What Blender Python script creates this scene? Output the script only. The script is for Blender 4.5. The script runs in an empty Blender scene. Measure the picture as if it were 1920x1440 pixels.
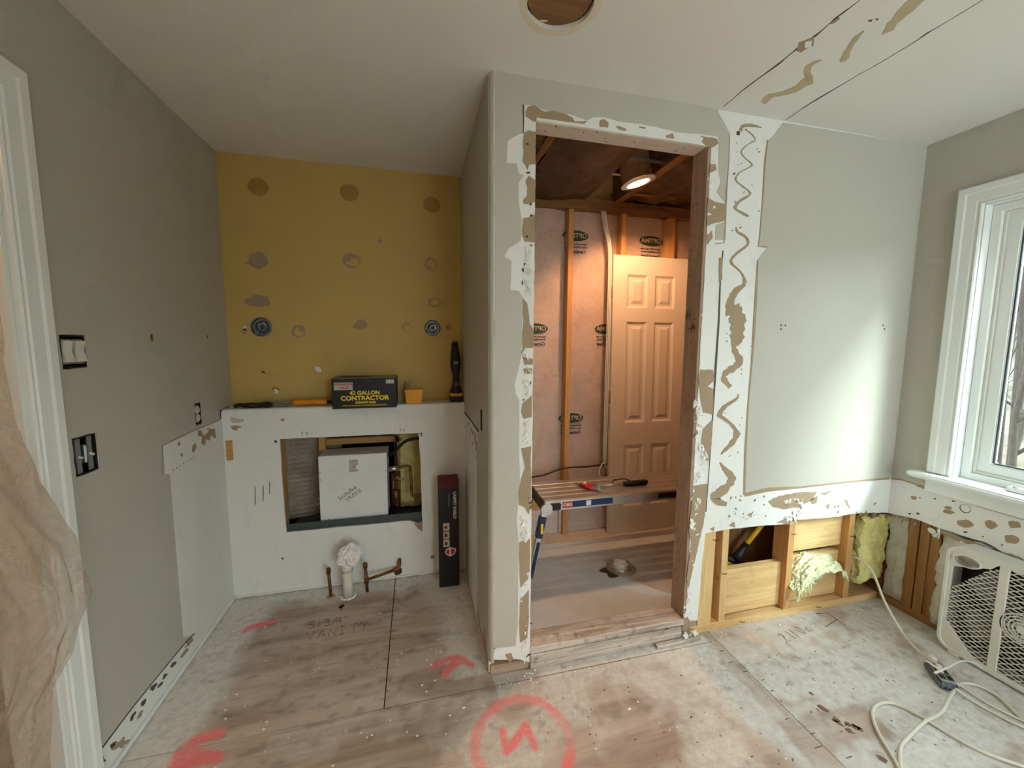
import bpy, bmesh, math, random
from mathutils import Vector, Matrix, noise
from mathutils.geometry import tessellate_polygon

sc = bpy.context.scene
COL = sc.collection

# ------------------------------------------------------------------ camera
F_PX, PITCH, YAW, ROLL, CAM_H = 734.12, 0.101727, 0.239704, 0.005908, 1.44
FWD = Vector((math.sin(YAW) * math.cos(PITCH), math.cos(YAW) * math.cos(PITCH), -math.sin(PITCH)))
_rt = Vector((math.cos(YAW), -math.sin(YAW), 0)); _up = _rt.cross(FWD)
RGT = _rt * math.cos(ROLL) + _up * math.sin(ROLL)
UPV = _up * math.cos(ROLL) - _rt * math.sin(ROLL)
EYE = Vector((0, 0, CAM_H))
cam_d = bpy.data.cameras.new('camera')
cam_d.sensor_width = 36; cam_d.lens = F_PX / 1920 * 36; cam_d.clip_start = 0.02; cam_d.clip_end = 200
cam = bpy.data.objects.new('camera', cam_d); COL.objects.link(cam)
cam.matrix_world = Matrix(((RGT.x, UPV.x, -FWD.x, EYE.x), (RGT.y, UPV.y, -FWD.y, EYE.y),
                           (RGT.z, UPV.z, -FWD.z, EYE.z), (0, 0, 0, 1)))
sc.camera = cam

# ------------------------------------------------------------------ world, light, exposure
SKY_STRENGTH = 8.2
world = bpy.data.worlds.new('overcast_sky'); sc.world = world; world.use_nodes = True
_bg = world.node_tree.nodes['Background']
_bg.inputs['Color'].default_value = (0.86, 0.965, 1.0, 1); _bg.inputs['Strength'].default_value = SKY_STRENGTH
sc.view_settings.view_transform = 'Standard'; sc.view_settings.look = 'None'
sc.view_settings.gamma = 1; sc.view_settings.use_curve_mapping = False
sc.view_settings.exposure = -0.02
sc.cycles.use_denoising = True
sc.cycles.max_bounces = 8; sc.cycles.diffuse_bounces = 4; sc.cycles.glossy_bounces = 3; sc.cycles.transparent_max_bounces = 8
sc.cycles.use_adaptive_sampling = True; sc.cycles.adaptive_threshold = 0.12; sc.cycles.adaptive_min_samples = 12
sc.cycles.caustics_reflective = False; sc.cycles.caustics_refractive = False
sc.cycles.sample_clamp_indirect = 6.0


def portal(name, loc, direction, sx, sy):
    l = bpy.data.lights.new(name, 'AREA'); l.shape = 'RECTANGLE'; l.size = sx; l.size_y = sy
    l.cycles.is_portal = True
    o = bpy.data.objects.new(name, l); COL.objects.link(o); o.location = loc
    o.rotation_euler = Vector(direction).to_track_quat('-Z', 'Y').to_euler()
    return o


portal('window_portal', (2.63, 0.80, 1.45), (-1, 0, 0), 1.02, 1.30)
portal('rear_window_portal', (1.565, -2.47, 1.20), (0, 1, 0), 1.83, 2.0)


def lamp(name, kind, loc, power, color, radius=0.05, **kw):
    l = bpy.data.lights.new(name, kind); l.energy = power; l.color = color
    if kind != 'SUN': l.shadow_soft_size = radius
    for k, v in kw.items(): setattr(l, k, v)
    o = bpy.data.objects.new(name, l); COL.objects.link(o); o.location = loc
    return o


# hazy winter sun, low over the trees behind the viewpoint
_s = lamp('hazy_sun', 'SUN', (6, -8, 7), 9.0, (.82, 1.0, .97), angle=math.radians(22))
_s.rotation_euler = Vector((-.52, .85, -.86)).to_track_quat('-Z', 'Y').to_euler()

# ------------------------------------------------------------------ room dimensions (metres)
XL, XP, XR = -1.023, 0.284, 2.538          # left wall, side of partition, window wall
YP, YK, YB = 1.542, 2.387, 2.515           # partition face, knee wall face, niche back wall
ZC, ZL = 2.453, 1.08                       # ceiling, ledge
YR = -2.40                                 # rear wall
DX0, DX1, DZ = 0.466, 1.251, 2.30          # door opening in the partition
R = random.Random(7)


# ------------------------------------------------------------------ helpers
def ray_at(x, y, ax, v):
    d = FWD * F_PX + RGT * (x - 960) - UPV * (y - 720)
    i = 'XYZ'.index(ax)
    return EYE + d * ((v - EYE[i]) / d[i])


def on(ax, v, pts):
    """surveyed points of a plane -> in-plane coordinates"""
    k = [i for i in range(3) if i != 'XYZ'.index(ax)]
    return [(p[k[0]], p[k[1]]) for p in (ray_at(a, b, ax, v) for a, b in pts)]


def lift(ax, v):
    if ax == 'X': return lambda a, b: Vector((v, a, b))
    if ax == 'Y': return lambda a, b: Vector((a, v, b))
    return lambda a, b: Vector((a, b, v))


AXV = {'X': Vector((1, 0, 0)), 'Y': Vector((0, 1, 0)), 'Z': Vector((0, 0, 1))}


def rough(loop, amp=0.003, step=0.015, seed=0):
    out = []; n = len(loop); acc = 0.0
    for i in range(n):
        a = Vector(loop[i]); b = Vector(loop[(i + 1) % n]); d = (b - a).length
        m = max(1, int(d / step))
        for k in range(m):
            p = a.lerp(b, k / m); acc += d / m
            q = Vector((p.x * 23 + seed * 3.7, p.y * 23, seed * 1.31))
            q2 = q * 3.1
            out.append((p.x + amp * (noise.noise(q) + .6 * noise.noise(q2)), p.y + amp * (noise.noise(q + Vector((9, 4, 2))) + .6 * noise.noise(q2 + Vector((5, 1, 7))))))
    return out


def blob(cx, cy, rx, ry, n=22, amp=.18, seed=0, rot=0):
    o = []
    for i in range(n):
        a = 2 * math.pi * i / n
        k = 1 + amp * noise.noise(Vector((math.cos(a) * 1.4, math.sin(a) * 1.4, seed * 2.3 + .5))) * 1.6
        x, y = rx * k * math.cos(a), ry * k * math.sin(a)
        o.append((cx + x * math.cos(rot) - y * math.sin(rot), cy + x * math.sin(rot) + y * math.cos(rot)))
    return o


def catmull(pts, n=6):
    if len(pts) < 3: return list(pts)
    P = [pts[0]] + list(pts) + [pts[-1]]; out = []
    for i in range(1, len(P) - 2):
        for k in range(n):
            t = k / n
            out.append(tuple(.5 * (2 * b + (c - a) * t + (2 * a - 5 * b + 4 * c - d) * t * t + (3 * b - a - 3 * c + d) * t ** 3)
                             for a, b, c, d in zip(P[i - 1], P[i], P[i + 1], P[i + 2])))
    out.append(tuple(pts[-1])); return out


class MB:
    def __init__(s): s.v = []; s.f = []

    def add(s, vs, fs):
        o = len(s.v); s.v += [Vector(p) for p in vs]; s.f += [tuple(i + o for i in f) for f in fs]; return s

    def box(s, x0, x1, y0, y1, z0, z1, M=None):
        vs = [Vector((x, y, z)) for x in (x0, x1) for y in (y0, y1) for z in (z0, z1)]
        if M: vs = [M @ p for p in vs]
        return s.add(vs, [(0, 1, 3, 2), (4, 6, 7, 5), (0, 4, 5, 1), (2, 3, 7, 6), (0, 2, 6, 4), (1, 5, 7, 3)])

    def prism(s, loops, to3, depth):
        if not isinstance(loops[0][0], (tuple, list)): loops = [loops]
        flat = [p for l in loops for p in l]
        tris = tessellate_polygon([[Vector((a, b, 0)) for a, b in l] for l in loops])
        top = [to3(a, b) for a, b in flat]; dv = Vector(depth); n = len(flat)
        fs = [tuple(t) for t in tris] + [tuple(i + n for i in reversed(t)) for t in tris]
        o = 0
        for l in loops:
            m = len(l)
            for i in range(m):
                a, b = o + i, o + (i + 1) % m
                fs.append((a, b, b + n, a + n))
            o += m
        return s.add(top + [p + dv for p in top], fs)

    def tube(s, pts, r, n=8, cap=True):
        pts = [Vector(p) for p in pts]; m = len(pts)
        rs = r if isinstance(r, (list, tuple)) else [r] * m
        ref = None; rings = []
        for i, p in enumerate(pts):
            t = (pts[min(i + 1, m - 1)] - pts[max(i - 1, 0)]).normalized()
            if ref is None:
                ref = t.orthogonal().normalized()
            ref = (ref - t * ref.dot(t))
            ref = ref.normalized() if ref.length > 1e-6 else t.orthogonal().normalized()
            bi = t.cross(ref)
            rings.append([p + (ref * math.cos(2 * math.pi * k / n) + bi * math.sin(2 * math.pi * k / n)) * rs[i] for k in range(n)])
        vs = [q for rg in rings for q in rg]; fs = []
        for i in range(m - 1):
            for k in range(n):
                a, b = i * n + k, i * n + (k + 1) % n
                fs.append((a, b, b + n, a + n))
        if cap: fs += [tuple(reversed(range(n))), tuple(range((m - 1) * n, m * n))]
        return s.add(vs, fs)

    def lathe(s, prof, M=None, n=24, closed=False):
        M = M or Matrix(); m = len(prof)
        vs = [M @ Vector((r * math.cos(2 * math.pi * k / n), r * math.sin(2 * math.pi * k / n), z)) for r, z in prof for k in range(n)]
        fs = []
        for i in range(m if closed else m - 1):
            j = (i + 1) % m
            for k in range(n):
                a, b = i * n + k, i * n + (k + 1) % n
                c, d = j * n + (k + 1) % n, j * n + k
                fs.append((a, b, c, d))
        if not closed:
            if prof[0][0] > 1e-6: fs.append(tuple(reversed(range(n))))
            if prof[-1][0] > 1e-6: fs.append(tuple(range((m - 1) * n, m * n)))
        return s.add(vs, fs)

    def grid(s, nu, nv, fn):
        vs = [fn(i / nu, j / nv) for j in range(nv + 1) for i in range(nu + 1)]
        fs = [(j * (nu + 1) + i, j * (nu + 1) + i + 1, (j + 1) * (nu + 1) + i + 1, (j + 1) * (nu + 1) + i) for j in range(nv) for i in range(nu)]
        return s.add(vs, fs)

    def build(s, name, mat, parent=None, smooth=False, bevel=0, segs=1, origin=None, M=None, angle=None, weld=False):
        me = bpy.data.meshes.new(name)
        vs = s.v
        if origin is not None:
            oc = Vector(origin); vs = [p - oc for p in vs]
        me.from_pydata([tuple(p) for p in vs], [], s.f)
        bm = bmesh.new(); bm.from_mesh(me)
        if weld: bmesh.ops.remove_doubles(bm, verts=bm.verts, dist=1e-5)
        bmesh.ops.recalc_face_normals(bm, faces=bm.faces)
        if bevel:
            ed = [e for e in bm.edges if len(e.link_faces) == 2 and e.calc_face_angle(0) > .5]
            bmesh.ops.bevel(bm, geom=ed, offset=bevel, segments=segs, affect='EDGES', clamp_overlap=True)
        bm.to_mesh(me); bm.free()
        if smooth:
            me.polygons.foreach_set('use_smooth', [True] * len(me.polygons))
            if angle: me.set_sharp_from_angle(angle=math.radians(angle))
        me.materials.append(mat)
        o = bpy.data.objects.new(name, me); COL.objects.link(o)
        if M is not None: o.matrix_world = M
        elif origin is not None: o.location = origin
        if parent: attach(o, parent)
        return o


def attach(o, parent):
    o.parent = parent; o.matrix_parent_inverse = _chain(parent).inverted()
    return o


def _chain(o):
    m = o.matrix_basis.copy()
    if o.parent is not None: m = _chain(o.parent) @ o.matrix_parent_inverse @ m
    return m


def tag(o, label=None, cat=None, group=None, kind=None):
    if label: o['label'] = label
    if cat: o['category'] = cat
    if group: o['group'] = group
    if kind: o['kind'] = kind
    return o


def thing(name, label, cat, loc, group=None):
    o = bpy.data.objects.new(name, None); COL.objects.link(o); o.location = loc; o.empty_display_size = .05
    return tag(o, label, cat, group)


def struct(o, label, cat): return tag(o, label, cat, kind='structure')


def board(name, x0, x1, y0, y1, z0, z1, mat, parent=None, bevel=.0015, rot=None):
    """a sawn board; its long side is its own local X so the grain follows it"""
    c = Vector(((x0 + x1) / 2, (y0 + y1) / 2, (z0 + z1) / 2)); d = [x1 - x0, y1 - y0, z1 - z0]
    k = d.index(max(d))
    if k == 0: B = Matrix(((1, 0, 0), (0, 1, 0), (0, 0, 1))); e = d
    elif k == 1: B = Matrix(((0, -1, 0), (1, 0, 0), (0, 0, 1))); e = [d[1], d[0], d[2]]
    else: B = Matrix(((0, 0, -1), (0, 1, 0), (1, 0, 0))); e = [d[2], d[1], d[0]]
    M = Matrix.Translation(c) @ (rot.to_4x4() if rot else Matrix()) @ B.to_4x4()
    m = MB().box(-e[0] / 2, e[0] / 2, -e[1] / 2, e[1] / 2, -e[2] / 2, e[2] / 2)
    return m.build(name, mat, parent, bevel=bevel, M=M)


def patch(name, loop, ax, v, side, mat, parent, off=.0016, thick=.0012, amp=.003, step=.012, seed=None, holes=()):
    """a thin irregular skin lying on a wall plane"""
    seed = R.random() * 50 if seed is None else seed
    lp = rough(loop, amp, step, seed) if amp else list(loop)
    m = MB().prism([lp] + [list(h) for h in holes], lift(ax, v + side * off), AXV[ax] * (-side * thick))
    return m.build(name, mat, parent)


def ribbon(name, pts, ax, v, side, mat, parent, off=.002, scale=1.0, org=(0, 0), n=6):
    """an adhesive bead trace: (x, y, width) rows"""
    P = catmull(pts, n); L = []; Rr = []
    for i, p in enumerate(P):
        a = Vector(P[max(i - 1, 0)][:2]); b = Vector(P[min(i + 1, len(P) - 1)][:2])
        t = (b - a).normalized() if (b - a).length > 1e-6 else Vector((1, 0)); nn = Vector((-t.y, t.x))
        w = max(p[2], .6) * .5 * (1 + .5 * noise.noise(Vector((i * .47, p[0] * .02, p[1] * .02))))
        c = Vector(p[:2])
        for lst, sg in ((L, 1), (Rr, -1)):
            q = c + nn * w * sg; lst.append((org[0] + q.x / scale, org[1] + q.y / scale))
    A = [ray_at(x, y, ax, v + side * off) for x, y in L]; B = [ray_at(x, y, ax, v + side * off) for x, y in Rr]
    m = MB(); k = len(A); dv = AXV[ax] * (-side * off * .9)
    vs = []
    for a, b in zip(A, B): vs += [a, b, b + dv, a + dv]
    fs = []
    for i in range(k - 1):
        for j in range(4):
            fs.append((i * 4 + j, i * 4 + (j + 1) % 4, (i + 1) * 4 + (j + 1) % 4, (i + 1) * 4 + j))
    fs += [(0, 1, 2, 3), ((k - 1) * 4, (k - 1) * 4 + 1, (k - 1) * 4 + 2, (k - 1) * 4 + 3)]
    m.add(vs, fs)
    return m.build(name, mat, parent)


def plane_matrix(origin, right, up):
    r = Vector(right).normalized(); u = Vector(up).normalized(); n = r.cross(u)
    return Matrix(((r.x, u.x, n.x, origin[0]), (r.y, u.y, n.y, origin[1]), (r.z, u.z, n.z, origin[2]), (0, 0, 0, 1)))


def text(name, body, size, M, mat, parent, bold=0.0, align='CENTER', sx=1.0, mirror=False, extrude=.0003):
    cu = bpy.data.curves.new(name, 'FONT'); cu.body = body; cu.size = size; cu.extrude = extrude
    cu.offset = bold; cu.align_x = align; cu.align_y = 'CENTER'; cu.resolution_u = 3
    t = bpy.data.objects.new(name, cu); COL.objects.link(t)
    me = bpy.data.meshes.new_from_object(t.evaluated_get(bpy.context.evaluated_depsgraph_get()))
    bpy.data.objects.remove(t); bpy.data.curves.remove(cu)
    me.name = name; me.transform(Matrix.Diagonal((-sx if mirror else sx, 1, 1, 1)))
    if mirror: me.flip_normals()
    me.materials.clear(); me.materials.append(mat)
    o = bpy.data.objects.new(name, me); COL.objects.link(o); o.matrix_world = M
    if parent: attach(o, parent)
    return o


def strokes(name, lines, M, r, mat, parent, n=5):
    m = MB()
    for l in lines:
        m.tube([M @ Vector((a, b, r * .4)) for a, b in l], r, n)
    return m.build(name, mat, parent)


def rag(m, c, rx, ry, rz, amp=.25, freq=3.0, seed=0, nu=28, nv=18):
    """a crumpled lump"""
    c = Vector(c)
    def fn(u, v):
        th, ph = u * 2 * math.pi, v * math.pi
        d = Vector((math.sin(ph) * math.cos(th), math.sin(ph) * math.sin(th), math.cos(ph)))
        q = d * freq + Vector((seed * 3.1, seed, 0))
        k = 1 + amp * (noise.noise(q) + .5 * noise.noise(q * 2.3) + .3 * noise.noise(q * 5.1))
        return c + Vector((d.x * rx * k, d.y * ry * k, d.z * rz * k))
    return m.grid(nu, nv, fn)


# ------------------------------------------------------------------ materials
class NT:
    def __init__(s, name):
        s.m = bpy.data.materials.new(name); s.m.use_nodes = True; s.t = s.m.node_tree
        s.b = s.t.nodes['Principled BSDF']; s.out = s.t.nodes['Material Output']

    def n(s, kind, **kw):
        o = s.t.nodes.new(kind)
        for k, v in kw.items():
            if k in o.inputs: s.put(o.inputs[k], v)
            else: setattr(o, k, v)
        return o

    def put(s, sock, v):
        if isinstance(v, bpy.types.NodeSocket): s.t.links.new(v, sock)
        elif isinstance(v, (tuple, list)) and len(v) == 3 and sock.type == 'RGBA': sock.default_value = (*v, 1)
        else: sock.default_value = v

    def math(s, op, a, b=0.0, clamp=False):
        o = s.t.nodes.new('ShaderNodeMath'); o.operation = op; o.use_clamp = clamp
        s.put(o.inputs[0], a); s.put(o.inputs[1], b); return o.outputs[0]

    def mix(s, f, a, b, blend='MIX'):
        o = s.t.nodes.new('ShaderNodeMix'); o.data_type = 'RGBA'; o.blend_type = blend
        s.put(o.inputs[0], f); s.put(o.inputs[6], a); s.put(o.inputs[7], b); return o.outputs[2]

    def noise(s, vec, scale, detail=4, rough=.55, dist=0.0):
        o = s.n('ShaderNodeTexNoise'); s.put(o.inputs['Vector'], vec)
        o.inputs['Scale'].default_value = scale; o.inputs['Detail'].default_value = detail
        o.inputs['Roughness'].default_value = rough; o.inputs['Distortion'].default_value = dist
        return o.outputs[0]

    def ramp(s, f, lo, hi):
        o = s.n('ShaderNodeMapRange'); o.interpolation_type = 'SMOOTHSTEP'; s.put(o.inputs[0], f)
        o.inputs[1].default_value = lo; o.inputs[2].default_value = hi
        return o.outputs[0]

    def coord(s, kind='Object', scale=(1, 1, 1), rnd=False):
        if kind == 'Position': v = s.n('ShaderNodeNewGeometry').outputs['Position']
        else: v = s.n('ShaderNodeTexCoord').outputs[kind]
        mp = s.n('ShaderNodeMapping'); s.put(mp.inputs['Vector'], v); mp.inputs['Scale'].default_value = scale
        if rnd:
            oi = s.n('ShaderNodeObjectInfo'); k = s.math('MULTIPLY', oi.outputs['Random'], 37.0)
            s.put(mp.inputs['Location'], k)
        return mp.outputs[0]

    def bump(s, h, strength=.3, dist=.002):
        o = s.n('ShaderNodeBump'); s.put(o.inputs['Height'], h)
        o.inputs['Strength'].default_value = strength; o.inputs['Distance'].default_value = dist
        s.put(s.b.inputs['Normal'], o.outputs[0])

    def fin(s, col, rough=.7, metal=0.0, spec=.35):
        s.put(s.b.inputs['Base Color'], col); s.put(s.b.inputs['Roughness'], rough)
        s.b.inputs['Metallic'].default_value = metal; s.b.inputs['Specular IOR Level'].default_value = spec
        return s.m


def plain(name, col, rough=.6, metal=0.0, var=0.12, vscale=9, bump=0.0, bscale=120, spec=.35, pos='Object', vcol=None):
    t = NT(name); c = t.coord(pos)
    f = t.noise(c, vscale, 5)
    dark = vcol or tuple(x * .62 for x in col)
    k = t.math('MULTIPLY', t.ramp(f, .42, .75), var * 2.2, True)
    base = t.mix(k, col, dark)
    if bump: t.bump(t.noise(c, bscale, 3), bump, .0015)
    return t.fin(base, rough, metal, spec)


def wall_paint(name, col, rough=.55, scuff=.10, scuff_col=(.30, .26, .22), peel=.18):
    t = NT(name); c = t.coord('Position')
    big = t.ramp(t.noise(c, 2.2, 3, .6), .45, .8)
    sm = t.ramp(t.noise(c, 21, 4, .7), .62, .78)
    base = t.mix(t.math('MULTIPLY', big, scuff * .7), col, tuple(x * .8 for x in col))
    base = t.mix(t.math('MULTIPLY', sm, scuff), base, scuff_col)
    if scuff > .15:
        mp = t.n('ShaderNodeMapping'); t.put(mp.inputs[0], c); mp.inputs['Scale'].default_value = (1, 1, .45)
        st = t.ramp(t.noise(mp.outputs[0], 9, 5, .72, .8), .55, .74)
        base = t.mix(t.math('MULTIPLY', st, scuff * 1.5), base, scuff_col)
    t.bump(t.noise(c, 240, 1), peel, .0012)
    return t.fin(base, rough, 0, .3)


def wood(name, c1, c2, c3=None, knots=.6, dirt=.25, rough=.75, grain=38, dirt_col=(.10, .07, .05), bump=.3):
    """lumber; grain runs along the board's local X"""
    t = NT(name); c = t.coord('Object', (1, 1, 1), True)
    st = t.n('ShaderNodeMapping'); t.put(st.inputs[0], c); st.inputs['Scale'].default_value = (.055, 1, 1)
    g1 = t.noise(st.outputs[0], grain, 6, .65, .9)
    st2 = t.n('ShaderNodeMapping'); t.put(st2.inputs[0], c); st2.inputs['Scale'].default_value = (.03, 1, 1)
    g2 = t.noise(st2.outputs[0], grain * 4, 3, .6)
    col = t.mix(t.ramp(g1, .35, .7), c1, c2)
    col = t.mix(t.math('MULTIPLY', t.ramp(g2, .5, .8), .35), col, c3 or tuple(x * .5 for x in c2))
    vo = t.n('ShaderNodeTexVoronoi'); st3 = t.n('ShaderNodeMapping'); t.put(st3.inputs[0], c); st3.inputs['Scale'].default_value = (.6, 1, 1)
    t.put(vo.inputs['Vector'], st3.outputs[0]); vo.inputs['Scale'].default_value = 7
    kn = t.math('SUBTRACT', 1.0, t.ramp(vo.outputs['Distance'], .03, .11))
    col = t.mix(t.math('MULTIPLY', kn, knots), col, tuple(x * .35 for x in c2))
    d = t.ramp(t.noise(c, 16, 6, .7), .5, .8)
    col = t.mix(t.math('MULTIPLY', d, dirt), col, dirt_col)
    t.bump(t.math('ADD', g1, g2), bump, .002)
    return t.fin(col, rough, 0, .25)


def glow(name, col, strength):
    m = bpy.data.materials.new(name); m.use_nodes = True; t = m.node_tree
    t.nodes.remove(t.nodes['Principled BSDF']); e = t.nodes.new('ShaderNodeEmission')
    e.inputs[0].default_value = (*col, 1); e.inputs[1].default_value = strength
    t.links.new(e.outputs[0], t.nodes['Material Output'].inputs[0]); return m


def glass(name, tint=(.96, .99, .98)):
    t = NT(name); t.t.nodes.remove(t.b)
    tr = t.n('ShaderNodeBsdfTransparent'); tr.inputs[0].default_value = (*tint, 1)
    gl = t.n('ShaderNodeBsdfGlossy'); gl.inputs['Roughness'].default_value = .02
    lw = t.n('ShaderNodeLayerWeight'); lw.inputs[0].default_value = .5
    fr = t.math('ADD', .03, t.math('MULTIPLY', t.math('POWER', lw.outputs['Facing'], 4.0), .6))
    mx = t.n('ShaderNodeMixShader'); t.put(mx.inputs[0], fr); t.put(mx.inputs[1], tr.outputs[0]); t.put(mx.inputs[2], gl.outputs[0])
    t.put(t.out.inputs[0], mx.outputs[0]); return t.m


def sheeting(name):
    t = NT(name); t.t.nodes.remove(t.b)
    c = t.coord('Position'); w = t.ramp(t.noise(c, 9, 5, .65, .4), .35, .7)
    tr = t.n('ShaderNodeBsdfTransparent'); tr.inputs[0].default_value = (.93, .88, .84, 1)
    tl = t.n('ShaderNodeBsdfTranslucent'); tl.inputs[0].default_value = (.76, .64, .54, 1)
    df = t.n('ShaderNodeBsdfPrincipled'); df.inputs['Base Color'].default_value = (.64, .52, .42, 1); df.inputs['Roughness'].default_value = .35
    bp = t.n('ShaderNodeBump'); bp.inputs['Strength'].default_value = .10; bp.inputs['Distance'].default_value = .012
    t.put(bp.inputs['Height'], t.noise(t.coord('Position', (1, 1.4, .7)), 22, 5, .6, 1.5)); t.put(df.inputs['Normal'], bp.outputs[0]); t.put(tl.inputs['Normal'], bp.outputs[0])
    m1 = t.n('ShaderNodeMixShader'); m1.inputs[0].default_value = .5; t.put(m1.inputs[1], tl.outputs[0]); t.put(m1.inputs[2], df.outputs[0])
    m2 = t.n('ShaderNodeMixShader'); t.put(m2.inputs[0], t.math('ADD', t.math('MULTIPLY', w, .34), .27)); t.put(m2.inputs[1], tr.outputs[0]); t.put(m2.inputs[2], m1.outputs[0])
    t.put(t.out.inputs[0], m2.outputs[0]); return t.m


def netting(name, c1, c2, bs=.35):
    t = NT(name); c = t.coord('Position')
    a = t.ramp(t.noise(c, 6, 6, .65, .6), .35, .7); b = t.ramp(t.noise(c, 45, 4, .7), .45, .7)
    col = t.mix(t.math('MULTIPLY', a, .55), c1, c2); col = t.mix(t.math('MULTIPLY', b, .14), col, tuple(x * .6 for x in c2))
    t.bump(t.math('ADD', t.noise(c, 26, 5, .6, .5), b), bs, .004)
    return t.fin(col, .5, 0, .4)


def fluff(name, c1, c2, c3, scale=40):
    t = NT(name); c = t.coord('Position')
    a = t.ramp(t.noise(c, scale * .35, 6, .7, 1.2), .3, .72); b = t.ramp(t.noise(c, scale * 3, 4, .7), .35, .75)
    col = t.mix(a, c1, c2); col = t.mix(t.math('MULTIPLY', b, .4), col, c3)
    t.bump(t.math('ADD', t.noise(c, scale, 6, .7, .8), b), .45, .004)
    return t.fin(col, .95, 0, .1)


def floor_mat(name):
    t = NT(name); pos = t.coord('Position')
    st = t.n('ShaderNodeMapping'); t.put(st.inputs[0], pos); st.inputs['Scale'].default_value = (.16, 1, 1)
    big = t.noise(st.outputs[0], 5.2, 5, .6, 1.6)
    st2 = t.n('ShaderNodeMapping'); t.put(st2.inputs[0], pos); st2.inputs['Scale'].default_value = (.05, 1, 1)
    fine = t.noise(st2.outputs[0], 85, 5, .7, .3)
    mid = t.noise(st2.outputs[0], 24, 6, .65, 1.2)
    col = t.mix(t.ramp(big, .36, .66), (.57, .475, .42), (.35, .27, .22))
    col = t.mix(t.math('MULTIPLY', t.ramp(mid, .52, .74), .45), col, (.27, .195, .15))
    col = t.mix(t.math('MULTIPLY', t.ramp(fine, .55, .78), .32), col, (.19, .135, .10))
    # wear blotches: pale sanded ply, damp grey
    w = t.ramp(t.noise(pos, 3.4, 6, .6, .6), .52, .68)
    col = t.mix(t.math('MULTIPLY', w, .40), col, (.68, .64, .60))
    at = t.n('ShaderNodeVertexColor'); at.layer_name = 'marks'
    sp = t.n('ShaderNodeSeparateColor'); t.put(sp.inputs[0], at.outputs['Color'])
    br = t.ramp(t.noise(pos, 34, 6, .75), .30, .72)
    wh = t.math('MULTIPLY', sp.outputs[0], t.math('ADD', .45, t.math('MULTIPLY', br, .6)), True)
    col = t.mix(wh, col, (.76, .78, .76))
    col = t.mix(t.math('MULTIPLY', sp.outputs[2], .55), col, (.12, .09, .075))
    # scattered scuffs and chips
    ch = t.ramp(t.noise(pos, 58, 5, .72), .68, .72)
    col = t.mix(t.math('MULTIPLY', ch, .6), col, (.16, .11, .085))
    pk = t.math('MULTIPLY', sp.outputs[1], t.math('ADD', .55, t.math('MULTIPLY', t.ramp(t.noise(pos, 120, 4, .7), .3, .65), .6)), True)
    col = t.mix(pk, col, (.90, .19, .22))
    t.bump(t.math('ADD', t.math('ADD', fine, mid), t.math('MULTIPLY', ch, .8)), .35, .002)
    return t.fin(col, .72, 0, .3)


M_PAINT = wall_paint('greige_wall_paint', (.50, .475, .41), .5, .08)
M_WHITE = wall_paint('white_primed_drywall', (.78, .775, .745), .7, .17, (.46, .42, .37))
M_CEIL = wall_paint('ceiling_white', (.76, .74, .70), .8, .05)
M_YELLOW = wall_paint('mustard_wall_paint', (.57, .395, .125), .6, .16, (.42, .285, .09))
M_TRIM = wall_paint('white_trim_gloss', (.80, .82, .80), .3, .06, peel=.03)
M_PAPER = wall_paint('torn_brown_paper', (.37, .275, .18), .9, .35, (.26, .185, .12), .4)
M_PAPER_DARK = wall_paint('dark_gap', (.085, .063, .045), .95, .3, (.12, .09, .06), .5)
M_GLUE = wall_paint('tan_adhesive', (.36, .30, .19), .6, .3, (.24, .19, .12), .3)
M_SPOT = wall_paint('glue_spot_ochre', (.36, .23, .06), .65, .35, (.25, .15, .04), .4)
M_GYP = plain('crumbled_gypsum', (.82, .805, .77), .9, 0, .22, 40, vcol=(.62, .57, .50))
M_STUD = wood('pine_stud', (.62, .34, .13), (.50, .25, .09), knots=.6, dirt=.18)
M_STUD2 = wood('pale_pine_blocking', (.76, .52, .26), (.62, .385, .165), knots=.85, dirt=.22)
M_JAMB = wood('old_brown_jamb', (.46, .335, .245), (.35, .25, .18), knots=.4, dirt=.4, rough=.8)
M_PRIMED = wood('pinkish_primed_header', (.64, .56, .50), (.54, .46, .41), knots=.2, dirt=.3)
M_SILL = wood('weathered_threshold', (.66, .58, .50), (.30, .235, .19), (.06, .045, .04), knots=.7, dirt=.9, grain=24, bump=.8, dirt_col=(.07, .055, .05))
M_STUDR = wood('brown_pine_stud', (.40, .205, .085), (.30, .145, .055), knots=.6, dirt=.35)
M_JOIST = wood('dark_joist_shaded_plate', (.26, .135, .06), (.17, .085, .036), knots=.5, dirt=.5)
M_GLUEC = wall_paint('pale_tan_adhesive', (.50, .42, .27), .6, .25, (.38, .31, .19), .3)
M_BLADE = plain('shaded_white_blade', (.20, .195, .18), .45)  # white plastic blades coloured grey for the shade inside the fan
M_FLOOR = floor_mat('stained_plywood')
M_STEEL = plain('galvanised_steel', (.42, .44, .45), .4, .85, .2, 25)
M_ALU = plain('aluminium', (.60, .60, .60), .35, .9, .15, 20)
M_BLACK = plain('black_plastic', (.015, .015, .016), .45, 0, .1)
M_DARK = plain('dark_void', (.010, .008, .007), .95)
M_COPPER = plain('tarnished_copper', (.26, .105, .045), .5, .8, .5, 30, vcol=(.05, .03, .02))
M_PVC = plain('white_pvc', (.72, .69, .60), .45, 0, .3, 14, vcol=(.45, .40, .32))
M_BAG = plain('white_plastic_bag', (.84, .82, .79), .35, 0, .05)
M_FANW = plain('warm_white_plastic', (.74, .735, .67), .4, 0, .12, 6)
M_CORD = plain('ivory_cord', (.72, .69, .60), .45, 0, .1)
M_GLASS = glass('window_glass')
M_SHEET = sheeting('pinkish_poly_sheeting')
M_NET = netting('fibreglass_netting', (.56, .42, .34), (.42, .295, .225))
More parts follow.
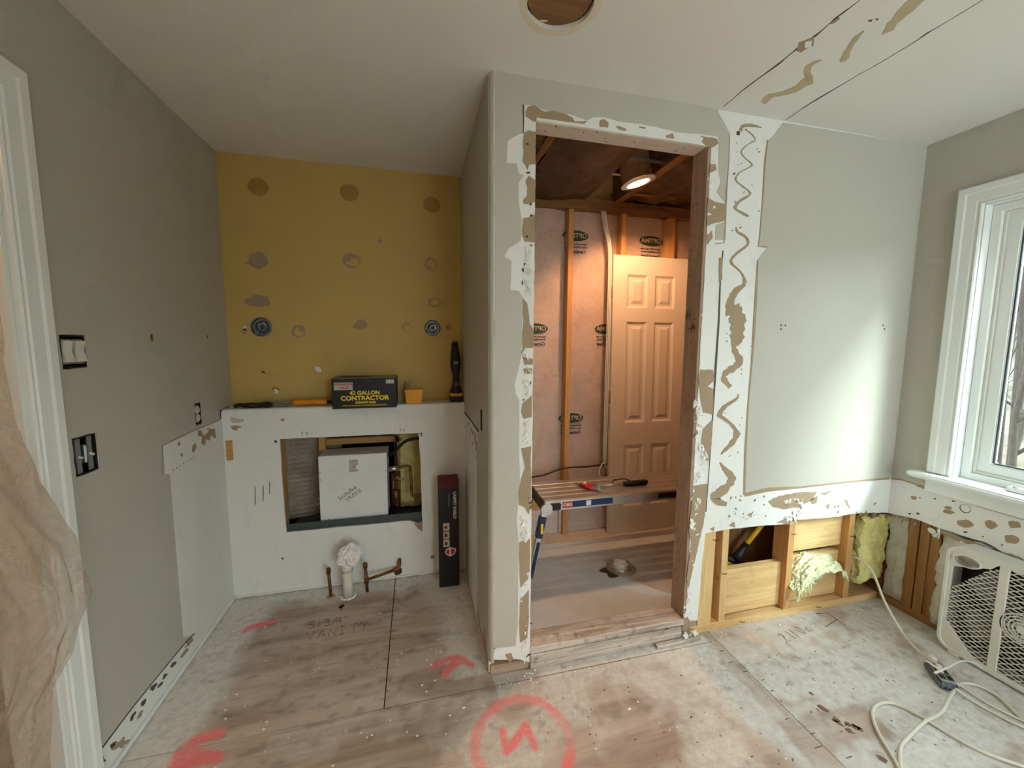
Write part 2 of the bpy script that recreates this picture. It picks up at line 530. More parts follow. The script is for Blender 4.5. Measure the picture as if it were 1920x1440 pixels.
M_KRAFT = netting('brown_kraft_facing', (.085, .045, .02), (.04, .02, .009))
M_BATT = fluff('yellow_fibreglass', (.80, .72, .30), (.62, .53, .17), (.86, .82, .50), 32)
M_FOAMW = fluff('white_blown_fibre', (.76, .75, .72), (.62, .59, .56), (.84, .83, .80), 45)
M_DOORW = plain('cream_door', (.72, .65, .56), .4, 0, .05)
M_CEMENT = netting('dusty_bath_floor', (.68, .73, .76), (.57, .60, .62), .10)
M_BLUE = plain('navy_plastic', (.012, .03, .10), .4)
M_RED = plain('red_rubber', (.55, .025, .03), .4)
M_ORANGE = plain('orange_plastic', (.80, .27, .015), .4)
M_CUP = plain('amber_plastic', (.85, .38, .02), .4)
M_YEL = plain('yellow_print', (.85, .62, .03), .5)
M_YELH = plain('yellow_handle', (.80, .48, .02), .4)
M_WPRINT = plain('white_print', (.80, .80, .78), .5)
M_REDP = plain('red_print', (.50, .03, .03), .5)
M_CARTON = plain('black_carton', (.014, .014, .017), .5, 0, .1)
M_CARTRED = plain('dark_red_carton', (.10, .014, .012), .6, 0, .2)
M_CARTIN = plain('raw_carton', (.33, .27, .19), .8)
M_GREEN = plain('green_print', (.02, .055, .022), .6)
M_NAVYP = plain('navy_print', (.035, .035, .06), .6)
M_INK = plain('marker_ink', (.012, .012, .012), .6)
M_PENCIL = plain('pencil', (.09, .075, .065), .7)
M_ENAMEL = plain('white_enamel', (.76, .77, .77), .3, 0, .05)
M_BOXBLUE = plain('grey_blue_box_plastic', (.17, .20, .24), .5, 0, .5, 40, vcol=(.03, .035, .04))
M_SWITCH = plain('almond_switch', (.70, .68, .58), .35, 0, .05)
M_PAN = plain('slate_metal_pan', (.075, .095, .10), .45, .3, .2, 18)
M_LATH = netting('metal_lath_plaster', (.36, .30, .25), (.16, .12, .09))
M_BARK = plain('bark', (.060, .050, .042), .9, 0, .5, 14, bump=.8, bscale=30)
M_LEAF = plain('leaf_litter', (.11, .09, .065), .95, 0, .5, 3, pos='Position')
M_BULB = glow('lamp_lens', (1.0, .72, .42), 30.0)


# ------------------------------------------------------------------ the setting: walls, floor, ceiling
def rect(a0, a1, b0, b1): return [(a0, b0), (a1, b0), (a1, b1), (a0, b1)]


BOX_HOLES = {'upper': rect(1.444, 1.538, 1.357, 1.461), 'lower': rect(1.450, 1.542, 1.022, 1.146), 'outlet': rect(2.128, 2.186, 1.044, 1.152)}
SIDE_HOLE = rect(1.712, 1.768, 1.042, 1.145)
holes_l = [rough(h, .002, .008, i) for i, h in enumerate(BOX_HOLES.values())]

# left wall
lw = [(YR, 0), (.47, 0), (.47, 2.075), (1.325, 2.075), (1.325, 0), (2.90, 0), (2.90, ZC + .01), (YR, ZC + .01)]
wall_left = MB().prism([lw] + holes_l, lift('X', XL), (-.013, 0, 0)).build('wall_left', M_WHITE)
struct(wall_left, 'long greige wall with doorway, switches and white unpainted lower section', 'wall')
coat = [(YB + .003, ZC), (YB + .003, 1.09), (2.50, 1.088)] + on('X', XL, [(430, 762), (414, 769), (414, 786), (380, 800), (345, 815), (305, 835), (308, 888), (318, 890), (325, 980), (334, 1090), (343, 1197), (364, 1190), (350, 1200), (300, 1262), (250, 1325), (192, 1402)]) + \
       [(1.36, .118), (1.36, 2.12), (.43, 2.12), (.43, .118), (YR, .118), (YR, ZC)]
patch('paint_coat', coat, 'X', XL, 1, M_PAINT, wall_left, .0018, .0016, .0016, .02, 3, holes=[rough(h, .003, .008, i + 9) for i, h in enumerate(BOX_HOLES.values())])
zoom7 = lambda p: [(90 + x / 4.8, 600 + y / 4.8) for x, y in p]
for k, pl in enumerate([[(1345, 1000), (1375, 990), (1395, 1040), (1430, 1025), (1455, 980), (1500, 980), (1512, 1060), (1490, 1062), (1470, 1030), (1450, 1085), (1425, 1070), (1410, 1130), (1380, 1110), (1385, 1050), (1350, 1045)],
                        [(1300, 1130), (1325, 1105), (1335, 1150), (1310, 1195), (1295, 1180)], [(1170, 1105), (1185, 1095), (1188, 1130), (1172, 1130)],
                        [(1195, 1200), (1212, 1205), (1208, 1230), (1195, 1225)], [(1435, 975), (1450, 970), (1445, 988), (1430, 990)]]):
    patch('torn_paper_patch', on('X', XL, zoom7(pl)), 'X', XL, 1, M_PAPER, wall_left, .0012, .001, .0015, .01)
for k in range(7):   # row of little awl holes
    p = ray_at(90 + (1127 + k * 31) / 4.8, 600 + (1350 - k * 19) / 4.8, 'X', XL)
    patch('nail_hole', blob(p.y, p.z, .0028, .0028, 7), 'X', XL, 1, M_PAPER_DARK, wall_left, .001, .0008, 0)
for (x, y, s) in ((283, 632, 1), (388, 632, .7)):
    p = ray_at(x, y, 'X', XL)
    patch('anchor_hole', blob(p.y, p.z, .010 * s, .016 * s, 12, .5, x), 'X', XL, 1, M_SPOT, wall_left, .0024, .0006, 0)
    patch('anchor_hole', blob(p.y, p.z, .004 * s, .011 * s, 10, .4, y), 'X', XL, 1, M_PAPER_DARK, wall_left, .003, .0006, 0)
# dark cut lines of the old backsplash edge and the torn base strip
ribbon('cut_line', [(304, 888, 1.6), (305, 860, 2.2), (304, 836, 2.4), (330, 823, 3), (360, 809, 2), (413, 787, 1.4)], 'X', XL, 1, M_PAPER, wall_left, .0022, n=1)
ribbon('cut_line', [(414, 786, 1.4), (413, 771, 3), (430, 761, 2.2)], 'X', XL, 1, M_PAPER_DARK, wall_left, .0022, n=1)
zb2 = lambda p: [(x / 2, 720 + y / 2) for x, y in p]
for (x, y, rx, ry, rot, mt) in ((354, 1205, 9, 3.5, -.95, 0), (346, 1222, 8, 2.4, -.95, 0), (325, 1245, 5, 2.2, -.9, 1), (309, 1268, 6, 1.8, -.9, 1), (287, 1290, 7, 2.2, -.9, 1), (268, 1318, 6, 2.0, -.9, 1), (228, 1394, 12, 6, -.6, 0), (188, 1428, 7, 5, -1.2, 1), (247, 1345, 7, 2, -.9, 1), (300, 1285, 5, 1.6, -.9, 1), (262, 1340, 9, 2.4, -.9, 0), (210, 1398, 6, 2.2, -.9, 1)):
    lp = [(x + a, y + b) for a, b in blob(0, 0, rx * 1.25, ry * 1.25, 24, .7, x * .37 + y, rot)]
    patch('torn_paper_patch', on('X', XL, lp), 'X', XL, 1, M_PENCIL if mt else M_PAPER, wall_left, .0012, .001, .0015, .006)
ribbon('cut_line', [(365, 1188, 1.2), (352, 1200, 2), (300, 1263, 2), (250, 1325, 2), (192, 1402, 2.4)], 'X', XL, 1, M_PENCIL, wall_left, .0022, n=1)
t1 = board('trim_1', XL, XL + .010, .50 + .83, YK, .004, .022, M_TRIM)
struct(t1, 'thin whitish strip left along the foot of the greige wall', 'trim')

# niche back wall, mustard
rings = [blob(-.851, 1.528, .052, .052, 24, .05, 1), blob(.102, 1.537, .048, .048, 24, .05, 2)]
wall_niche = MB().prism([rect(XL - .01, XP + .01, 1.05, ZC + .01)] + rings, lift('Y', YB), (0, .013, 0)).build('wall_niche', M_YELLOW)
struct(wall_niche, 'mustard yellow back wall of the niche with glue spots', 'wall')


def spot(x, y, rx, ry, mat, amp=.12, off=.001, rot=0):
    p = ray_at(x, y, 'Y', YB)
    s = .0034
    patch('glue_spot', blob(p.x, p.z, rx * s, ry * s, 26, amp, x * .13, rot), 'Y', YB, -1, mat, wall_niche, off, .0008, 0)


for (x, y) in ((484, 351), (655, 361), (810, 384)): spot(x, y, 15, 14, M_SPOT, .06)
spot(484, 489, 14, 13, M_PAPER, .15); spot(471, 494, 9, 2.2, M_PAPER, .3, .0016)
spot(660, 488, 15, 13, M_PAPER, .12); spot(661, 491, 11, 7, M_YELLOW, .25, .0018); spot(653, 485, 6, 4, M_PAPER, .3, .0024)
spot(482, 565, 20, 9, M_PAPER, .25); spot(498, 559, 5, 3, M_PAPER, .2, .0016)
for (x, y, rx, ry) in ((808, 495, 11, 12), (815, 567, 11, 8), (763, 614, 8, 9), (560, 621, 11, 11)):
    spot(x, y, rx, ry, M_PAPER, .12); spot(x + 1, y + 1, rx * .72, ry * .72, M_YELLOW, .2, .0018)
spot(565, 616, 5, 6, M_PAPER, .3, .0024); spot(804, 500, 4, 2, M_PAPER, .3, .0024)
spot(675, 608, 11, 9, M_PAPER, .35)
for (x, y, r) in ((713, 452, 3), (517, 731, 5), (840, 613, 5), (458, 620, 4), (494, 698, 2)): spot(x, y, r, r * 1.1, M_PAPER if r < 5 else M_SPOT, .4)
spot(488, 704, 9, 8, M_YELLOW, .2); spot(596, 692, 4, 6, M_WHITE, .5, rot=.5); spot(459, 615, 3, 3, M_WHITE, .4); spot(518, 733, 3, 4, M_WHITE, .4, .0016)

# knee wall with ledge and access hole
khole = rough(on('Y', YK, [(524, 823), (785, 812), (788, 860), (792, 985), (768, 976), (700, 983), (620, 990), (537, 999), (531, 930)]), .002, .02, 4)
kn = MB().prism([rect(XL, XP, 0, ZL - .012)] + [khole], lift('Y', YK), (0, .013, 0))
prof = [(YB, ZL), (YK + .012, ZL)] + [(YK + .012 - .012 * math.sin(a), ZL - .012 + .012 * math.cos(a)) for a in (.4, .8, 1.2, 1.57)] + [(YK + .013, ZL - .012), (YK + .013, ZL - .02), (YB, ZL - .02)]
kn.prism(prof, lambda a, b: Vector((XL, a, b)), (XP - XL, 0, 0))
wall_knee = kn.build('wall_knee', M_WHITE)
struct(wall_knee, 'low white wall with a ledge on top and a cut access hole', 'wall')
zk = lambda p: [(380 + x / 7.2, 720 + y / 7.2) for x, y in p]
patch('torn_paper_patch', on('Y', YK, zk([(375, 570), (450, 555), (525, 575), (520, 588), (470, 590), (465, 625), (410, 615)])), 'Y', YK, -1, M_PAPER, wall_knee, .001, .0009, .001, .01)
patch('torn_paper_patch', on('Y', YK, zk([(378, 440), (400, 455), (480, 470), (560, 475), (545, 510), (480, 525), (400, 525), (380, 500)])), 'Y', YK, -1, M_PAINT, wall_knee, .001, .0009, .002, .01)
patch('wood_shim', on('Y', YK, zk([(310, 765), (400, 757), (418, 1025), (325, 1035)])), 'Y', YK, -1, M_STUD, wall_knee, .003, .0029, .0006, .02)
patch('torn_paper_patch', on('Y', YK, [(776, 982), (792, 977), (792, 997), (784, 991)]), 'Y', YK, -1, M_PAPER, wall_knee, .001, .0009, .002, .008)
for (x, y, w, h) in ((660, 928, 0, 0), (478, 930, 1, 36), (493, 925, 1, 30), (505, 915, 1, 24), (566, 812, 1, 7), (575, 813, 1, 6), (750, 806, 1, 6), (757, 807, 1, 6)):
    if h: ribbon('pencil_tick', [(x, y - h / 2, w), (x + .5, y, w * 1.4), (x, y + h / 2, w)], 'Y', YK, -1, M_PENCIL, wall_knee, .0008)
for (x, y, r) in ((517, 828, 2.5), (790, 813, 1.8), (790, 817, 1.6), (530, 1047, 2), (811, 1044, 4), (530, 787, 3)):
    p = ray_at(x, y, 'Y', YK); patch('nail_hole', blob(p.x, p.z, r * .0033, r * .0033, 9, .3, x), 'Y', YK, -1, M_PAPER_DARK if r < 3 else M_PAPER, wall_knee, .001, .0008, 0)
p = ray_at(746, 1070, 'Y', YK); patch('pipe_hole', blob(p.x, p.z, .024, .030, 16, .2, 3), 'Y', YK, -1, M_PAPER_DARK, wall_knee, .001, .0008, 0)
t2 = MB()
for k in range(18):
    x0 = XL + .012 + k * (XP - XL - .03) / 18
    t2.box(x0, x0 + .073, YK - .006, YK, .003, .012 + .004 * R.random())
struct(t2.build('trim_2', M_WHITE), 'ragged whitish caulk strip along the foot of the knee wall', 'trim')

# partition: bullnose corner, front face with the door opening, side face
zA = lambda p: [(860 + x / 2.667, 120 + y / 2.667) for x, y in p]
zBz = lambda p: [(900 + x / 2.25, 640 + y / 2.25) for x, y in p]
cut = [(1665, 961), (1613, 962), (1592, 964), (1574, 968), (1540, 971.6), (1496, 974), (1484, 982), (1467, 983), (1426, 986), (1368, 992), (1323, 1000), (1316, 1060), (1313, 1100), (1308, 1163), (1293, 1164), (1288, 1156)]
front = [(XP + .018, .075), (XP + .018, ZC + .01), (XR + .012, ZC + .01), (XR + .012, .52)] + on('Y', YP, cut) + [(DX1 + .012, .10), (DX1 + .012, DZ), (DX0, DZ), (DX0, .03), (DX0 - .05, .055), (DX0 - .11, .065)]
wall_partition = MB().prism(rough(front, .0022, .02, 5), lift('Y', YP), (0, .013, 0)).build('wall_partition', M_WHITE)
struct(wall_partition, 'facing wall with stripped doorway, torn drywall and painted right panel', 'wall')
nose = [(XP + .02 - .02 * math.cos(a), YP + .02 - .02 * math.sin(a)) for a in [i * math.pi / 16 for i in range(9)]]
nose = nose + [(XP + .022, YP + .012), (XP + .012, YP + .022)]
bn = MB().prism(nose, lift('Z', .06), (0, 0, ZC - .05)).build('rounded_corner', M_PAINT, wall_partition, smooth=True, angle=40)
# grey coat: left jamb strip, over the door and the narrow strip beyond it
inner = zA([(330, 205), (326, 345), (300, 352), (245, 385), (240, 495), (290, 500), (302, 552), (326, 556), (300, 592), (300, 690), (315, 780), (310, 880), (250, 925), (230, 965), (264, 985), (262, 1050), (258, 1130), (300, 1135), (320, 1170), (316, 1330)]) + \
        zBz([(184, 0), (165, 110), (145, 180), (150, 220), (165, 250), (165, 380), (165, 500), (170, 600), (155, 750), (160, 820), (165, 900), (160, 1000), (160, 1180), (150, 1285), (45, 1296)])
outer = zA([(385, 208), (440, 232), (560, 252), (640, 283), (680, 265), (730, 265), (800, 288), (900, 298), (1000, 318), (1100, 343), (1200, 350), (1300, 362), (1300, 540), (1310, 590), (1290, 640), (1335, 696), (1328, 788), (1285, 805), (1282, 880), (1334, 880), (1340, 705), (1352, 420), (1356, 352), (1330, 300), (1300, 245)])
coatF = [(XP + .021, ZC)] + list(reversed([])) + [(XP + .021, .11)] + list(reversed(on('Y', YP, inner)))
coatF = coatF + on('Y', YP, outer) + [(on('Y', YP, [(1345, 207)])[0][0], ZC)]
patch('paint_coat', coatF, 'Y', YP, -1, M_PAINT, wall_partition, .0018, .0016, .0012, .012, 8)
panel = on('Y', YP, [(1468, 230), (1452, 252), (1440, 265), (1436, 292), (1430, 370), (1422, 462), (1439, 463), (1421, 486), (1417, 580), (1408, 700), (1402, 780), (1398, 842), (1396, 928), (1440, 918), (1500, 914), (1560, 908), (1672, 897)])
patch('paint_coat', panel + [(XR, .715), (XR, ZC)], 'Y', YP, -1, M_PAINT, wall_partition, .0018, .0016, .0014, .012, 12)
torn = [zA(p) for p in (
    [(335, 240), (345, 215), (380, 208), (410, 230), (425, 240), (470, 235), (540, 255), (570, 270), (580, 290), (640, 285), (630, 300), (590, 295), (540, 290), (440, 275), (390, 268), (385, 290), (365, 285), (335, 262)],
    [(705, 285), (725, 278), (748, 295), (745, 320), (705, 315)], [(785, 312), (810, 312), (840, 328), (830, 335), (795, 325)], [(905, 315), (935, 318), (930, 325), (905, 322)],
    [(1035, 358), (1070, 345), (1078, 372), (1040, 370)], [(1205, 360), (1290, 375), (1298, 400), (1260, 425), (1245, 415), (1215, 390), (1225, 372)],
    [(325, 345), (345, 333), (385, 340), (385, 500), (350, 505), (345, 530), (330, 500), (318, 490), (322, 440)], [(350, 560), (382, 580), (382, 690), (345, 700), (325, 700), (322, 680), (345, 660), (345, 610), (335, 590)],
    [(325, 770), (380, 760), (378, 890), (330, 890), (315, 850)], [(322, 1170), (345, 1200), (355, 1300), (375, 1330), (372, 1420), (320, 1425)],
    [(1255, 500), (1280, 500), (1290, 530), (1255, 545)], [(1245, 665), (1280, 690), (1335, 700), (1325, 785), (1270, 800), (1238, 812), (1240, 760), (1268, 750), (1240, 735)],
    [(1240, 855), (1265, 835), (1268, 870), (1240, 905)], [(1300, 970), (1318, 965), (1315, 1080), (1300, 1090)])] + \
    [zBz(p) for p in ([(180, 60), (222, 75), (222, 100), (185, 100)], [(180, 115), (220, 115), (220, 135), (190, 140)], [(180, 260), (218, 230), (218, 320), (185, 325), (172, 300)],
    [(175, 450), (215, 440), (215, 700), (205, 730), (185, 700), (165, 690), (160, 640), (172, 580), (190, 530), (180, 490)], [(165, 850), (210, 830), (210, 970), (195, 980), (205, 1000), (170, 1040), (165, 900)],
    [(170, 1090), (205, 1050), (205, 1190), (200, 1250), (170, 1270), (165, 1180)], [(105, 1320), (130, 1315), (140, 1340), (125, 1355)],
    [(930, 120), (980, 120), (990, 160), (960, 190), (985, 200), (980, 310), (940, 300), (930, 250), (920, 160)], [(940, 370), (980, 330), (975, 440), (960, 520), (930, 440)],
    [(900, 610), (960, 600), (945, 760), (910, 900), (880, 1040), (870, 1000), (890, 850), (880, 790)])]
for pl in torn: patch('torn_paper_patch', on('Y', YP, pl), 'Y', YP, -1, M_PAPER, wall_partition, .0022, .002, .0028, .008)
# bare brown paper and crumbled gypsum along the lower cut
for pl in ([(1440, 940), (1462, 930), (1490, 924), (1530, 922), (1525, 935), (1500, 950), (1470, 955), (1448, 950)], [(1455, 980), (1480, 968), (1495, 975), (1480, 982)], [(1366, 985), (1376, 979), (1378, 990)], [(1548, 948), (1556, 944), (1553, 956)], [(1518, 938), (1532, 930), (1530, 944), (1522, 947)], [(1400, 966), (1412, 960), (1408, 970)], [(1582, 936), (1590, 940), (1594, 955), (1588, 946)], [(1330, 992), (1340, 988), (1338, 996)], [(1535, 925), (1560, 921), (1548, 927)]):
    patch('torn_paper_patch', on('Y', YP, pl), 'Y', YP, -1, M_PAPER, wall_partition, .0018, .0016, .006, .006)
ribbon('cut_line', [(1396, 928, 6), (1440, 918, 7), (1470, 916, 5), (1500, 914, 3), (1560, 907, 2.5), (1620, 901, 4), (1668, 897, 3)], 'Y', YP, -1, M_PAPER, wall_partition, .0022, n=1)
ribbon('cut_line', [(1440, 262, 2), (1435, 300, 3.4), (1430, 380, 2), (1425, 440, 1.6), (1422, 462, 1.5), (1438, 463, 2.4)], 'Y', YP, -1, M_PAPER, wall_partition, .0024, n=1)
ribbon('cut_line', [(1421, 488, 3), (1418, 550, 4), (1414, 620, 5), (1410, 680, 3), (1403, 760, 2), (1398, 850, 3), (1396, 928, 3)], 'Y', YP, -1, M_PAPER, wall_partition, .0024, n=1)
ribbon('cut_line', [(1368, 254, 2), (1367, 300, 1.6), (1362, 360, 2.5), (1360, 420, 1.8), (1358, 455, 1.4), (1342, 457, 2.4)], 'Y', YP, -1, M_PAPER, wall_partition, .0024, n=1)
ribbon('cut_line', [(1356, 470, 2), (1351, 520, 2), (1348, 600, 3), (1342, 690, 4), (1338, 760, 2), (1332, 850, 1.5), (1324, 960, 1.2)], 'Y', YP, -1, M_PENCIL, wall_partition, .0018, n=1)
ribbon('cut_line', zA([(375, 0)])[:0] + [(981, 196, 2), (981.5, 230, 2), (981, 250, 1.5)], 'Y', YP, -1, M_PENCIL, wall_partition, .0024, n=1)
zC = 3.6
for rows in ([(320, 165, 18), (335, 132, 20), (390, 125, 18), (460, 140, 6)], [(350, 150, 6), (400, 190, 7), (418, 225, 8), (370, 255, 6), (325, 300, 9), (345, 340, 6), (395, 385, 8), (385, 405, 8), (320, 440, 7), (288, 480, 11), (300, 510, 8), (370, 565, 10), (380, 595, 14), (310, 640, 16), (285, 680, 18), (300, 700, 14), (375, 740, 14)],
             [(290, 810, 6), (300, 845, 15), (355, 880, 13), (368, 930, 14), (300, 985, 14), (258, 1030, 14), (262, 1060, 18), (320, 1115, 12), (345, 1165, 18), (340, 1205, 22), (285, 1250, 40), (250, 1330, 55), (268, 1400, 90)]):
    ribbon('adhesive_bead', rows, 'Y', YP, -1, M_GLUE if rows[0][1] < 700 else M_PAPER, wall_partition, .0022, zC, (1300, 200))
for rows in ([(255, -20, 75), (272, 20, 95), (285, 70, 95), (285, 130, 85), (280, 190, 78), (262, 240, 28), (275, 280, 46), (300, 330, 38), (270, 370, 40), (210, 410, 35), (200, 450, 35), (240, 500, 28)], [(290, 545, 6), (280, 575, 12), (200, 630, 25), (170, 680, 30), (195, 700, 20), (250, 745, 20), (280, 800, 35), (250, 860, 30), (190, 920, 14), (180, 935, 4)],
             [(172, 985, 8), (205, 1030, 26), (250, 1085, 46), (220, 1140, 50), (150, 1200, 58), (155, 1235, 48), (215, 1255, 24)]):
    ribbon('adhesive_bead', rows, 'Y', YP, -1, M_PAPER, wall_partition, .0024, 3.43, (1300, 580))
for (x, y) in ((1464, 610), (1464, 617), (1472, 610), (1655, 610), (1657, 617)):
    q = ray_at(x, y, 'Y', YP); patch('nail_hole', blob(q.x, q.z, .005, .0045, 9, .3, x), 'Y', YP, -1, M_PAPER_DARK, wall_partition, .0026, .0008, 0)
q = ray_at(1384, 250, 'Y', YP); patch('nail_hole', rect(q.x - .008, q.x + .008, q.z - .008, q.z + .008), 'Y', YP, -1, M_PAPER_DARK, wall_partition, .001, .0008, .001, .004)
for k in range(46):   # scattered scuffs on the stripped band
    y = R.uniform(230, 985); x = R.uniform(1345, 1405) + (1440 - y) * .02
    q = ray_at(x, y, 'Y', YP); patch('scuff', blob(q.x, q.z, R.uniform(.002, .009), R.uniform(.001, .004), 8, .5, k, R.uniform(0, 3)), 'Y', YP, -1, M_PAPER if k % 3 else M_PENCIL, wall_partition, .0008, .0007, 0)
for k in range(60):   # chips along the two sides of the opening and the lower cut
    if k % 3 == 0: x, y = R.uniform(1335, 1650), R.uniform(930, 975)
    elif k % 3 == 1: x, y = R.uniform(978, 996), R.uniform(260, 1230)
    else: y = R.uniform(300, 1150); x = 1342 - (y - 270) * .052 + R.uniform(-12, 6)
    q = ray_at(x, y, 'Y', YP); patch('scuff', blob(q.x, q.z, R.uniform(.003, .010), R.uniform(.002, .006), 9, .6, k + 90, R.uniform(0, 3)), 'Y', YP, -1, (M_PAPER, M_PAPER_DARK, M_GYP)[k % 3], wall_partition, .003, .0028, 0)


def crumble(name, pts, ax, v, side, parent, n=9, size=.010, seed=1, mat=None):
    """a ragged line of broken gypsum clinging to a drywall edge"""
    m = MB(); rr = random.Random(seed)
    for a, b in zip(pts[:-1], pts[1:]):
        for k in range(n):
            t = rr.random(); x = a[0] + (b[0] - a[0]) * t + rr.uniform(-4, 4); y = a[1] + (b[1] - a[1]) * t + rr.uniform(-4, 4)
            q = ray_at(x, y, ax, v); s = size * rr.uniform(.4, 1.2)
            q = q + AXV[ax] * (side * s * .2)
            if k % 3 == 0:
                rag(m, q, s * rr.uniform(.5, 1.0), s * rr.uniform(.25, .5), s * rr.uniform(.5, 1.2), .6, 2.6, rr.random() * 20, 10, 7)
            else:
                T = Matrix.Translation(q) @ Vector((0, 0, 1)).rotation_difference(AXV[ax] * side + Vector((rr.uniform(-.8, .8), rr.uniform(-.8, .8), rr.uniform(-.8, .8)))).to_matrix().to_4x4()
                m.prism(blob(0, 0, s * rr.uniform(.7, 1.7), s * rr.uniform(.35, .9), 7, .7, rr.random() * 30, rr.uniform(0, 3)), lambda a_, b_, T=T: T @ Vector((a_, b_, 0)), T.to_3x3() @ Vector((0, 0, -rr.uniform(.001, .003))))
    return m.build(name, mat or M_GYP, parent)


crumble('crumbled_gypsum', zBz([(180, 30), (200, 60), (195, 170), (205, 220)]), 'Y', YP, -1, wall_partition, 10, .012, 2)
crumble('crumbled_gypsum', zBz([(205, 330), (190, 380), (195, 430)]), 'Y', YP, -1, wall_partition, 8, .011, 3)
crumble('crumbled_gypsum', zBz([(180, 740), (190, 790), (200, 820)]), 'Y', YP, -1, wall_partition, 12, .014, 4)
crumble('crumbled_gypsum', zBz([(205, 960), (180, 1060), (165, 1100)]), 'Y', YP, -1, wall_partition, 4, .009, 5)
crumble('crumbled_gypsum', zBz([(195, 1195), (180, 1300), (190, 1350)]), 'Y', YP, -1, wall_partition, 6, .010, 6)
crumble('crumbled_gypsum', zBz([(915, 250), (925, 340), (920, 440), (945, 480), (930, 560), (905, 600)]), 'Y', YP, -1, wall_partition, 11, .013, 7)
crumble('crumbled_gypsum', zBz([(920, 670), (905, 720), (890, 790)]), 'Y', YP, -1, wall_partition, 10, .012, 8)
crumble('crumbled_gypsum', zBz([(885, 1050), (870, 1120), (868, 1170)]), 'Y', YP, -1, wall_partition, 8, .009, 9)
crumble('crumbled_gypsum', zA([(345, 910), (350, 980), (345, 1060), (350, 1140)]), 'Y', YP, -1, wall_partition, 9, .016, 10)
crumble('crumbled_gypsum', [(1470, 945), (1490, 930), (1505, 950), (1490, 968), (1475, 975)], 'Y', YP, -1, wall_partition, 13, .012, 11)
crumble('crumbled_gypsum', [(1372, 985), (1410, 968), (1440, 955)], 'Y', YP, -1, wall_partition, 4, .007, 12)
crumble('crumbled_gypsum', [(1600, 962), (1640, 966), (1668, 966)], 'Y', YP, -1, wall_partition, 10, .008, 13, M_PAPER)
# side face of the partition
ws = MB().prism([rect(YP + .021, 2.90, 0, ZC + .01)] + [rough(SIDE_HOLE, .002, .008, 3)], lift('X', XP), (.013, 0, 0)).build('wall_partition_side', M_WHITE)
struct(ws, 'shaded return wall of the partition beside the niche', 'wall')
patch('paint_coat', [(YP + .02, .055), (YP + .02, ZC), (YB, ZC), (YB, 1.083), (YK, 1.083), (YK, 1.017), (1.857, 1.019), (1.857, .907), (1.875, .90), (1.875, .06)], 'X', XP, -1, M_PAINT, ws, .0018, .0016, .0014, .02, 4, holes=[rough(SIDE_HOLE, .003, .008, 13)])
for (y, z, a, b) in ((2.20, .985, .022, .010), (2.10, .97, .018, .012), (2.02, .975, .02, .014), (1.94, .955, .022, .03), (1.90, .93, .016, .03), (2.15, .93, .014, .008), (2.27, .955, .018, .006), (2.05, .91, .012, .008), (1.885, .88, .012, .016)):
    patch('torn_paper_patch', blob(y, z, a, b, 14, .4, y * 9), 'X', XP, -1, M_PAPER, ws, .0012, .001, 0)
patch('torn_paper_patch', [(1.575, .055), (1.60, .06), (1.66, .15), (1.70, .05), (1.80, .045), (1.875, .11), (1.87, .03), (1.575, .02)], 'X', XP, -1, M_PAPER, ws, .0025, .002, .004, .01)
ribbon('cut_line', [(870, 772, 2), (884, 790, 2), (897, 809, 3)], 'X', XP, -1, M_PAPER_DARK, ws, .0022, n=1)

# ceiling with the old can light hole
CAN = (.437, 1.210)
chole = blob(CAN[0], CAN[1], .100, .100, 30, .04, 5)
cl = [(XL - .05, YR - .05), (XR + .05, YR - .05), (XR + .05, YP + .013), (XP + .05, YP + .013), (XP + .013, YB + .013), (XL - .05, YB + .013)]
ceiling = MB().prism([cl, chole], lift('Z', ZC), (0, 0, .013)).build('ceiling', M_CEIL)
struct(ceiling, 'off-white ceiling with two long cracks and adhesive streaks', 'ceiling')
M_RINGMARK = wall_paint('pale_ring_mark', (.72, .66, .53), .8, .2)
patch('trim_ring_mark', blob(CAN[0], CAN[1], .124, .124, 40, .015, 2), 'Z', ZC, -1, M_RINGMARK, ceiling, .0008, .0007, 0, holes=[blob(CAN[0], CAN[1], .101, .101, 30, .04, 5)])
zD = lambda p: [(1280 + x / 3, y / 3, w / 3) for x, y, w in p]
for rows in ([(452, 580, 24), (470, 560, 40), (500, 540, 20), (570, 525, 22), (640, 500, 34), (680, 470, 42), (712, 448, 46), (700, 400, 32), (730, 360, 20), (780, 340, 4)], [(885, 348, 10), (912, 325, 36), (935, 280, 30), (965, 230, 24), (1020, 175, 6)], [(1122, 194, 6), (1170, 150, 40), (1230, 80, 50), (1320, 0, 58), (1400, -80, 50)]):
    ribbon('adhesive_streak', zD(rows), 'Z', ZC, -1, M_GLUEC, ceiling, .0016)
ribbon('ceiling_crack', zD([(230, 600, 1), (280, 560, 1), (330, 515, 4), (430, 440, 5), (540, 360, 6), (600, 310, 3), (650, 270, 8), (690, 240, 9), (750, 200, 7), (830, 130, 1.5), (865, 100, 7), (980, 15, 1.5), (1060, -50, 1.5)]), 'Z', ZC, -1, M_PAPER_DARK, ceiling, .001)
ribbon('ceiling_crack', zD([(580, 675, 1), (640, 635, 1), (690, 600, 4), (780, 545, 5), (900, 475, 2), (1000, 415, 1.6), (1100, 360, 1.6), (1200, 300, 2.5), (1300, 240, 2.5), (1380, 185, 5), (1450, 145, 2), (1690, 0, 1.6), (1800, -70, 1.6)]), 'Z', ZC, -1, M_PENCIL, ceiling, .001)
